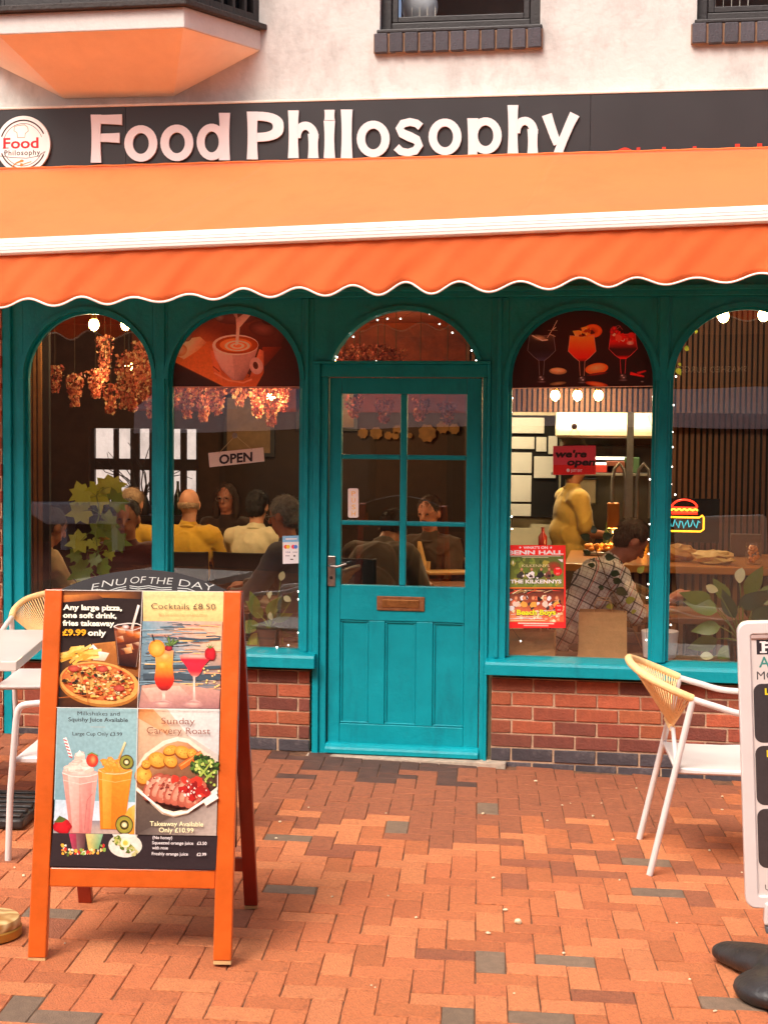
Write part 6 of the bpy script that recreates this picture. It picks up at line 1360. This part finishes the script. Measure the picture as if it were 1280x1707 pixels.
P.ell(762, 1005, 52, 52, '#d0201e', '#b01618'); P.text('FROM', 736, 788, 985, 17, '#f0c8b8'); P.text('AUG', 742, 784, 1035, 17, '#f0c8b8')
P.text('Beach Boys', 228, 725, 1092, 66, '#3a1408', bold=.06); P.text('Beach Boys', 232, 722, 1088, 64, '#f6c224', bold=.035)
P.poly([(108, 1182), (847, 1182), (848, 1255), (108, 1258)], '#cc1c1c'); P.line([(250, 1195), (700, 1200)], 16, '#eaa898'); P.line([(320, 1222), (630, 1225)], 16, '#e08a80')
P.line([(160, 1135), (560, 1135)], 7, '#f4d8b8'); P.line([(150, 1160), (590, 1160)], 9, '#f0b088')
stick(P, 'event_poster', 'red concert poster stuck low in the window right of the door', 'poster')
# payment sticker
P = Print(wmap(0, 0, 1.)); P.poly([(471, 893.5), (499.5, 892.5), (499.5, 939), (471.5, 940)], '#efe8e4'); P.poly([(471, 893.5), (499.5, 892.5), (499.5, 903), (471.2, 904)], '#6a9ab8'); P.line([(476, 898.6), (495, 898.2)], 2.2, '#d8e6ee')
for x, c1, c2 in ((478.5, '#e8402a', '#f0a030'), (491, '#d8303a', '#3a6ab0')): P.ell(x - 1.8, 911.5, 3.3, 3.3, c1); P.ell(x + 1.9, 911.5, 3.3, 3.3, c2)
P.text('VISA', 476, 484, 922, 3, '#2a3a6a', slant=.2); P.line([(488, 920.5), (496, 920.5)], 2, '#9a9aa0'); P.line([(476, 926.5), (483, 926.5)], 1.8, '#8a8a92'); P.ell(491, 926.5, 1.6, 1.6, '#2a2a2c'); P.line([(484, 932.5), (489, 932.5)], 2, '#4a4a4c')
stick(P, 'payment_sticker', 'small white and blue card payment sticker by the door post', 'sticker')
P = Print(wmap(0, 0, 1.)); P.poly([(580 + a, 814 + b) for a, b in rrect(17.5, 49, 3, 4)], '#ecd8b8')
for i, ch in enumerate('PUSH'): P.text(ch, 586, 592.5, 826.5 + i * 11.2, 8, '#e0a85a', bold=.01)
stick(P, 'push_sticker', 'cream PUSH sticker on the middle left door pane', 'sticker')
# hanging signs (behind the glass)
YH = .075
def hanging(name, label, corners, hook, m, draw):
    c = [at(x, y, YH) for x, y in corners]; t = thing(name, label, 'sign', (c[3].lerp(c[2], .5)))
    mb = MB(); mb.add([(p.x, YH, p.z) for p in c] + [(p.x, YH + .006, p.z) for p in c], [(0, 1, 2, 3), (7, 6, 5, 4), (0, 4, 5, 1), (1, 5, 6, 2), (2, 6, 7, 3), (3, 7, 4, 0)]); mb.build('board', m, t, bevel=.0015)
    h = at(hook[0], hook[1], YH)
    for q in (.2, .8): a = c[0].lerp(c[1], q); MB().tube([(a.x, YH - .001, a.z - .006), (h.x, YH - .001, h.z)], .0014, 5).build('string', mat('string', '#c8b48a', .8), t)
    hk = MB().lathe([(.016, 0), (.014, .004), (.006, .01), (.004, .014)], n=14); hk.v = [(h.x + x, .0565 + z, h.z + y) for x, y, z in hk.v]; hk.build('suction_hook', mat('hook_clear', '#9a9288', .2), t, True)
    P = Print(lambda x, y: (lambda q: (q.x, q.z))(at(x, y, YH))); draw(P); P.build('print', (0, YH - .0004, 0), (1, 0, 0), (0, 0, 1), (0, -1, 0), t, print_mat('sign_print', .5, .0, gain=1.5)); return t
def d_open(P):
    P.text('OPEN', 365.5, 421, 773.5, 15.5, '#1e1a22', bold=.035, dy=-5.2)
hanging('open_sign', 'small white OPEN sign hanging on a string in the second window', [(347.3, 755), (438.8, 745.8), (440.8, 769.3), (349.4, 779)], (393, 726), mat('cream_board', '#fbf4e6', .5, var=.03), d_open)
def d_were(P):
    P.poly([(922, 775), (992.2, 774), (992.2, 790.5), (922, 791)], '#d41f1c'); P.text("we're", 923.5, 977, 762, 11.5, '#16090c', bold=.045, slant=.2); P.text('open', 944, 991, 775.5, 11.5, '#16090c', bold=.045, slant=.2)
    P.ell(946.5, 784, 2.8, 2.8, '#f6ded8'); P.text('JUST EAT', 951, 970, 786.5, 4.4, '#f6ded8', bold=.02)
hanging('open_sign', "red and pink card reading we're open in the window right of the door", [(921.5, 743.5), (992.5, 742.5), (992.5, 791), (921.5, 792)], (957, 711), mat('coral_card', '#f0566a', .5, var=.03), d_were)

# ------------------------------------------------------------------ window ledges, bag, pot
LEDGE = mat('painted_ledge', '#6a5a48', .6, var=.15)
struct('window_ledge', 'inner window ledge', MB().box(-2.25, -.58, .1005, .42, .5, .545).box(.55, 2.25, .1005, .42, .5, .545), LEDGE)
def bag(label, x0, x1, y0, y1, z0, z1, seed):
    t = thing('paper_bag', label, 'bag', ((x0 + x1) / 2, (y0 + y1) / 2, z0)); rnd = random.Random(seed); xm, ym = (x0 + x1) / 2, (y0 + y1) / 2; mb = MB(); vs = []; n = 5
    ring = [(x0, y0), (xm, y0 - .003), (x1, y0), (x1 - .004, ym), (x1, y1), (xm, y1 + .003), (x0, y1), (x0 + .004, ym)]
    for i in range(n + 1):
        t_ = i / n; z = z0 + (z1 - z0) * t_
        for a, b in ring: vs.append((xm + (a - xm) * (1 - .03 * t_) + rnd.uniform(-.003, .003), ym + (b - ym) * (1 - .25 * t_) + rnd.uniform(-.003, .003), z + (rnd.uniform(-.004, .004) if i else 0)))
    k = 8; fs = [(i * k + j, i * k + (j + 1) % k, (i + 1) * k + (j + 1) % k, (i + 1) * k + j) for i in range(n) for j in range(k)] + [tuple(range(k - 1, -1, -1))]
    o = mb.add(vs, fs).build('body', PAPER, t); o.modifiers.new('s', 'SOLIDIFY').thickness = .001
    for y in (y0 + .02, y1 - .02): MB().tube([(xm - .05, y, z1 - .03), (xm - .045, y, z1 + .04), (xm - .03, y, z1 + .065), (xm + .03, y, z1 + .065), (xm + .045, y, z1 + .04), (xm + .05, y, z1 - .03)], .0055, 6, flat=.4).build('handle', PAPER, t, True)
    return t
b0, b1 = at(964, 1018, .26), at(1044, 1100, .26); bag('upright brown paper bag in the window right of the door', b0.x, b1.x, .2, .36, .545, b0.z, 3)
b0, b1 = at(846, 1055, .2), at(934, 1100, .2); bag('low brown paper bag under the red concert poster', b0.x, b1.x - .03, .17, .3, .545, .68, 5)
t = thing('plant_pot', 'plain white plant pot behind the right window mullion', 'pot', (1.36, .27, .545)); POT = mat('white_glaze', '#e8e2dc', .3, var=.04, coat=.3)
MB().lathe([(.075, .001), (.088, .01), (.098, .13), (.1, .15), (.094, .15), (.09, .125), (.001, .122)], (1.36, .27, .545), 28).build('pot', POT, t, True)
# ------------------------------------------------------------------ plants
LEAFM = [mat('leaf_yellow_green', '#a9b038', .5, var=.2, scale=20, trans=.3, coat=.1), mat('leaf_mid_green', '#6c8228', .45, var=.2, scale=20, trans=.25, coat=.15), mat('leaf_dark_green', '#24401c', .4, var=.2, scale=20, trans=.15, coat=.25), mat('spathe_white', '#dfe0b0', .5, var=.08, trans=.3)]
STEMM = mat('green_stem', '#6a7a2c', .6)
def leaf_maple():
    pts = []; lob = [(-165, .45), (-140, .62), (-118, .5), (-95, .84), (-72, .66), (-58, .6), (-45, .88), (-30, .7), (-18, .66), (-8, .85), (0, 1.08), (8, .85), (18, .66), (30, .7), (45, .88), (58, .6), (72, .66), (95, .84), (118, .5), (140, .62), (165, .45)]
    P_ = [(0, 0, 0)]
    for a, r in lob: P_.append((r * math.sin(R(a)), r * math.cos(R(a)), .1 * r * r * (1 if abs(a) < 70 else -1)))
    P_.append((0, -.12, 0)); return P_, [(0, i, i + 1) for i in range(1, len(P_) - 1)] + [(0, len(P_) - 1, 1)]
def leaf_blade(w=.3):
    n = 7; P_ = []; 
    for i in range(n + 1):
        t = i / n; q = w * math.sin(math.pi * t ** .8) ** .9 * (1 - .25 * t); z = -.35 * t * t; P_ += [(-q, t, z + .1 * q), (0, t, z), (q, t, z + .1 * q)]
    f = []
    for i in range(n): a = i * 3; f += [(a, a + 1, a + 4, a + 3), (a + 1, a + 2, a + 5, a + 4)]
    return P_, f
def leaf_spathe():
    n = 6; P_ = []
    for i in range(n + 1):
        t = i / n; q = .34 * math.sin(math.pi * min(1, t * .98 + .02)) ** .7; z = .12 * math.sin(math.pi * t); P_ += [(-q, t, z + .22 * q), (0, t, z - .05), (q, t, z + .22 * q)]
    f = []
    for i in range(n): a = i * 3; f += [(a, a + 1, a + 4, a + 3), (a + 1, a + 2, a + 5, a + 4)]
    return P_, f
_LM = {}
def leafmesh(kind, mi):
    if (kind, mi) not in _LM:
        v, f = {'maple': leaf_maple, 'blade': leaf_blade, 'spathe': leaf_spathe, 'oval': lambda: leaf_blade(.42)}[kind](); _LM[(kind, mi)] = MB().add(v, f).mesh('leaf', LEAFM[mi], True, 80)
    return _LM[(kind, mi)]
def leaf(t, kind, mi, p, size, ang, tilt=0., yaw=0.):
    "ang: screen angle of the tip, 0 = up, clockwise; the blade faces the street"
    o = bpy.data.objects.new('flower' if kind == 'spathe' else 'leaf', leafmesh(kind, mi)); link(o, t); 
    m_ = Matrix.Translation(p) @ Matrix.Rotation(R(-ang if False else ang), 4, 'Y') @ Matrix.Rotation(R(yaw), 4, 'Z') @ Matrix.Rotation(R(90 + tilt), 4, 'X') @ Matrix.Scale(size, 4)
    o.matrix_basis = m_; o.matrix_parent_inverse = world_of(t).inverted(); return o
def zp(zx, zy, zs, Y): return lambda x, y: at(zx + x / zs, zy + y / zs, Y)
f = zp(30, 780, 5.333, .3); t = thing('leafy_plant', 'tall plant with lobed yellow-green leaves in the leftmost window', 'plant', (at(168, 1000, .3).x, .3, .545))
sp_ = [f(735, 1250), f(735, 1000), f(715, 750), f(690, 560), f(725, 400), f(700, 250)]; MB().tube(smoothpts(sp_), .004, 6).build('stem', STEMM, t, True)
for x, y, s, a, mi in ((690, 210, .13, 175, 0), (600, 215, .09, 240, 0), (850, 165, .09, 80, 0), (760, 170, .08, 60, 0), (570, 385, .1, 250, 0), (880, 290, .1, 85, 1), (555, 330, .07, 280, 0), (770, 480, .09, 110, 1), (710, 540, .08, 200, 1), (820, 570, .07, 60, 1), (560, 650, .09, 250, 0), (665, 660, .06, 160, 0), (850, 640, .11, 110, 1), (520, 770, .07, 260, 1), (560, 910, .11, 235, 1), (760, 870, .09, 130, 1), (700, 800, .06, 200, 1), (790, 760, .05, 160, 0)):
    p = f(x, y) + Vector((0, random.uniform(-.04, .05), 0)); leaf(t, 'maple', mi, p, s, a, random.uniform(-25, 25), random.uniform(-25, 25))
    j = min(sp_, key=lambda q: (q - p).length); MB().tube([j, (j + p) / 2 + Vector((0, 0, .015)), p], .0018, 5).build('leaf_stalk', STEMM, t, True)
def lily(label, base, leaves, flowers, Yb):
    t = thing('peace_lily', label, 'plant', base)
    MB().lathe([(.06, 0), (.075, .1), (.08, .11), (.001, .1)], base, 18).build('pot', mat('dark_pot', '#2a2624', .6), t, True)
    for i, (px, py, s, a, mi) in enumerate(leaves):
        p = at(px, py, Yb + random.uniform(-.05, .08)); leaf(t, 'blade', mi, p, s, a, random.uniform(-20, 35), random.uniform(-35, 35)); MB().tube([Vector(base) + Vector((0, 0, .1)), (Vector(base) + p) / 2 + Vector((0, 0, .06)), p], .0028, 5).build('leaf_stalk', STEMM, t, True)
    for px, py, s, a in flowers:
        p = at(px, py, Yb - .03); leaf(t, 'spathe', 3, p, s, a, -10, random.uniform(-30, 30)); MB().tube([Vector(base) + Vector((0, 0, .1)), (Vector(base) + p) / 2 + Vector((.01, 0, .05)), p], .0025, 5).build('flower_stalk', STEMM, t, True)
b_ = at(1235, 1085, .28); lily('peace lily with broad leaves and pale flowers behind the pavement sign', (b_.x, .28, .545), [(1195, 1020, .18, -70, 1), (1185, 1000, .17, -75, 1), (1200, 1045, .15, -100, 1), (1195, 1065, .17, -115, 1), (1215, 1075, .14, 200, 1), (1230, 1010, .2, 60, 2), (1240, 990, .18, 40, 1), (1250, 1030, .2, 80, 2), (1245, 1050, .18, 100, 2), (1225, 1030, .16, -30, 2), (1260, 1000, .2, 70, 1), (1215, 1000, .14, -40, 1), (1255, 1060, .18, 120, 2)], [(1232, 972, .085, 4), (1196, 985, .07, -70), (1188, 1095, .07, -85)], .28)
b_ = at(450, 1075, .25); lily('peace lily with white flowers low in the second window', (b_.x, .25, .545), [(438, 1030, .13, -50, 1), (432, 1040, .14, -110, 1), (445, 1025, .13, 40, 1), (450, 1030, .14, 70, 1), (448, 1045, .14, 110, 2), (428, 1020, .12, -20, 1), (440, 1050, .13, 185, 1), (455, 1050, .1, 140, 1), (432, 1055, .12, 210, 0), (462, 1015, .12, 50, 2)], [(468, 968, .055, 15), (485, 1002, .05, -60), (451, 1020, .05, 175), (449, 998, .045, 10)], .25)
t = thing('trailing_plant', 'trailing plant with dark oval leaves and yellow tips in front of the checked man', 'plant', (1.2, .3, .66)); f = zp(920, 860, 6.737, .3)
sp_ = [f(1000, 1480), f(900, 1250), f(760, 980), f(640, 780), f(560, 560), f(480, 370), f(420, 230)]; MB().tube(smoothpts(sp_), .003, 6).build('stem', mat('brown_stem', '#6a4a2c', .7), t, True)
for x, y, s, a, mi in ((430, 430, .045, -70, 2), (590, 455, .055, 95, 2), (480, 560, .04, -80, 2), (660, 630, .06, 120, 2), (680, 720, .055, 110, 2), (720, 810, .07, 120, 2), (580, 815, .04, -90, 2), (430, 260, .06, -70, 2), (560, 240, .06, 80, 2), (820, 950, .06, 90, 0), (680, 1000, .045, -120, 0), (960, 640, .05, 40, 0), (480, 200, .05, -20, 2), (885, 1075, .035, 95, 0)): leaf(t, 'oval', mi, f(x, y) + Vector((0, random.uniform(-.02, .03), 0)), s, a, random.uniform(-20, 20), random.uniform(-20, 20))
t = thing('ivy_vine', 'thin yellow-green vine along the left edge of the right-hand end window', 'plant', (1.4, .12, 1.9)); f = zp(1100, 500, 6.567, .12)
sp_ = [f(130, 1250), f(140, 900), f(170, 700), f(240, 500), f(380, 320), f(500, 190), f(640, 120)]; MB().tube(smoothpts(sp_), .002, 5).build('stem', STEMM, t, True)
for x, y, s, a in ((280, 560, .035, 20), (180, 750, .04, 150), (250, 480, .02, 30), (220, 560, .025, -40), (390, 300, .025, 60), (150, 660, .02, -30), (200, 690, .02, 140), (400, 330, .02, 200)): leaf(t, 'oval', 0, f(x, y), s, a, random.uniform(-30, 30), random.uniform(-30, 30))
# ------------------------------------------------------------------ fairy lights
FAIRY = mat('fairy_bulb', '#fffaf0', .3, emit='#fff4e0', estr=7); bm_ = MB().ball((0, 0, 0), .0043, 8, 6).mesh('bulb', FAIRY, True)
def fairy(label, pts, Y=.085):
    q = [at(x, y, Y) for x, y in pts]; t = thing('fairy_lights', label, 'string lights', q[0]); MB().tube(smoothpts(q, 4), .0012, 5).build('wire', mat('dark_wire', '#2a3020', .6), t, True)
    for p in q: o = bpy.data.objects.new('bulb', bm_); o.location = p + Vector((random.uniform(-.006, .006), -.004, random.uniform(-.006, .006))); link(o, t)
fairy('string of tiny white lights along the left edge of the right window', [(908, 517), (880, 540), (860, 575), (850, 640), (853, 665), (854, 687), (847, 760), (850, 790), (848, 832), (853, 860), (852, 881), (847, 903), (851, 945), (847, 1003), (850, 1040), (868, 1068)])
fairy('string of tiny white lights down the right edge of the same window', [(1042, 537), (1064, 560), (1082, 600), (1088, 660), (1080, 690), (1088, 720), (1086, 770), (1083, 800), (1087, 840), (1081, 875), (1080, 899), (1079, 925), (1080, 972), (1078, 995), (1077, 1067)])
fairy('string of tiny lights along the left edge of the right-hand end window', [(1127, 626), (1122, 676), (1117, 700), (1118, 722), (1121, 745), (1119, 777), (1116, 808), (1123, 824), (1114, 925), (1116, 947), (1113, 1006), (1119, 1041)])
fairy('string of tiny lights around the fanlight above the door', [(704, 604), (628, 601), (563, 594), (590, 560), (628, 534), (646, 531), (667, 531), (692, 519), (717, 523), (733, 542), (755, 553), (787, 586), (793, 602)])
fairy('short string of tiny lights in the lower corner of the second window', [(497, 905), (498, 986), (497, 1000), (496, 1055), (480, 1074), (463, 1080), (430, 1082)])
bpy.data.scenes.remove(TMP)
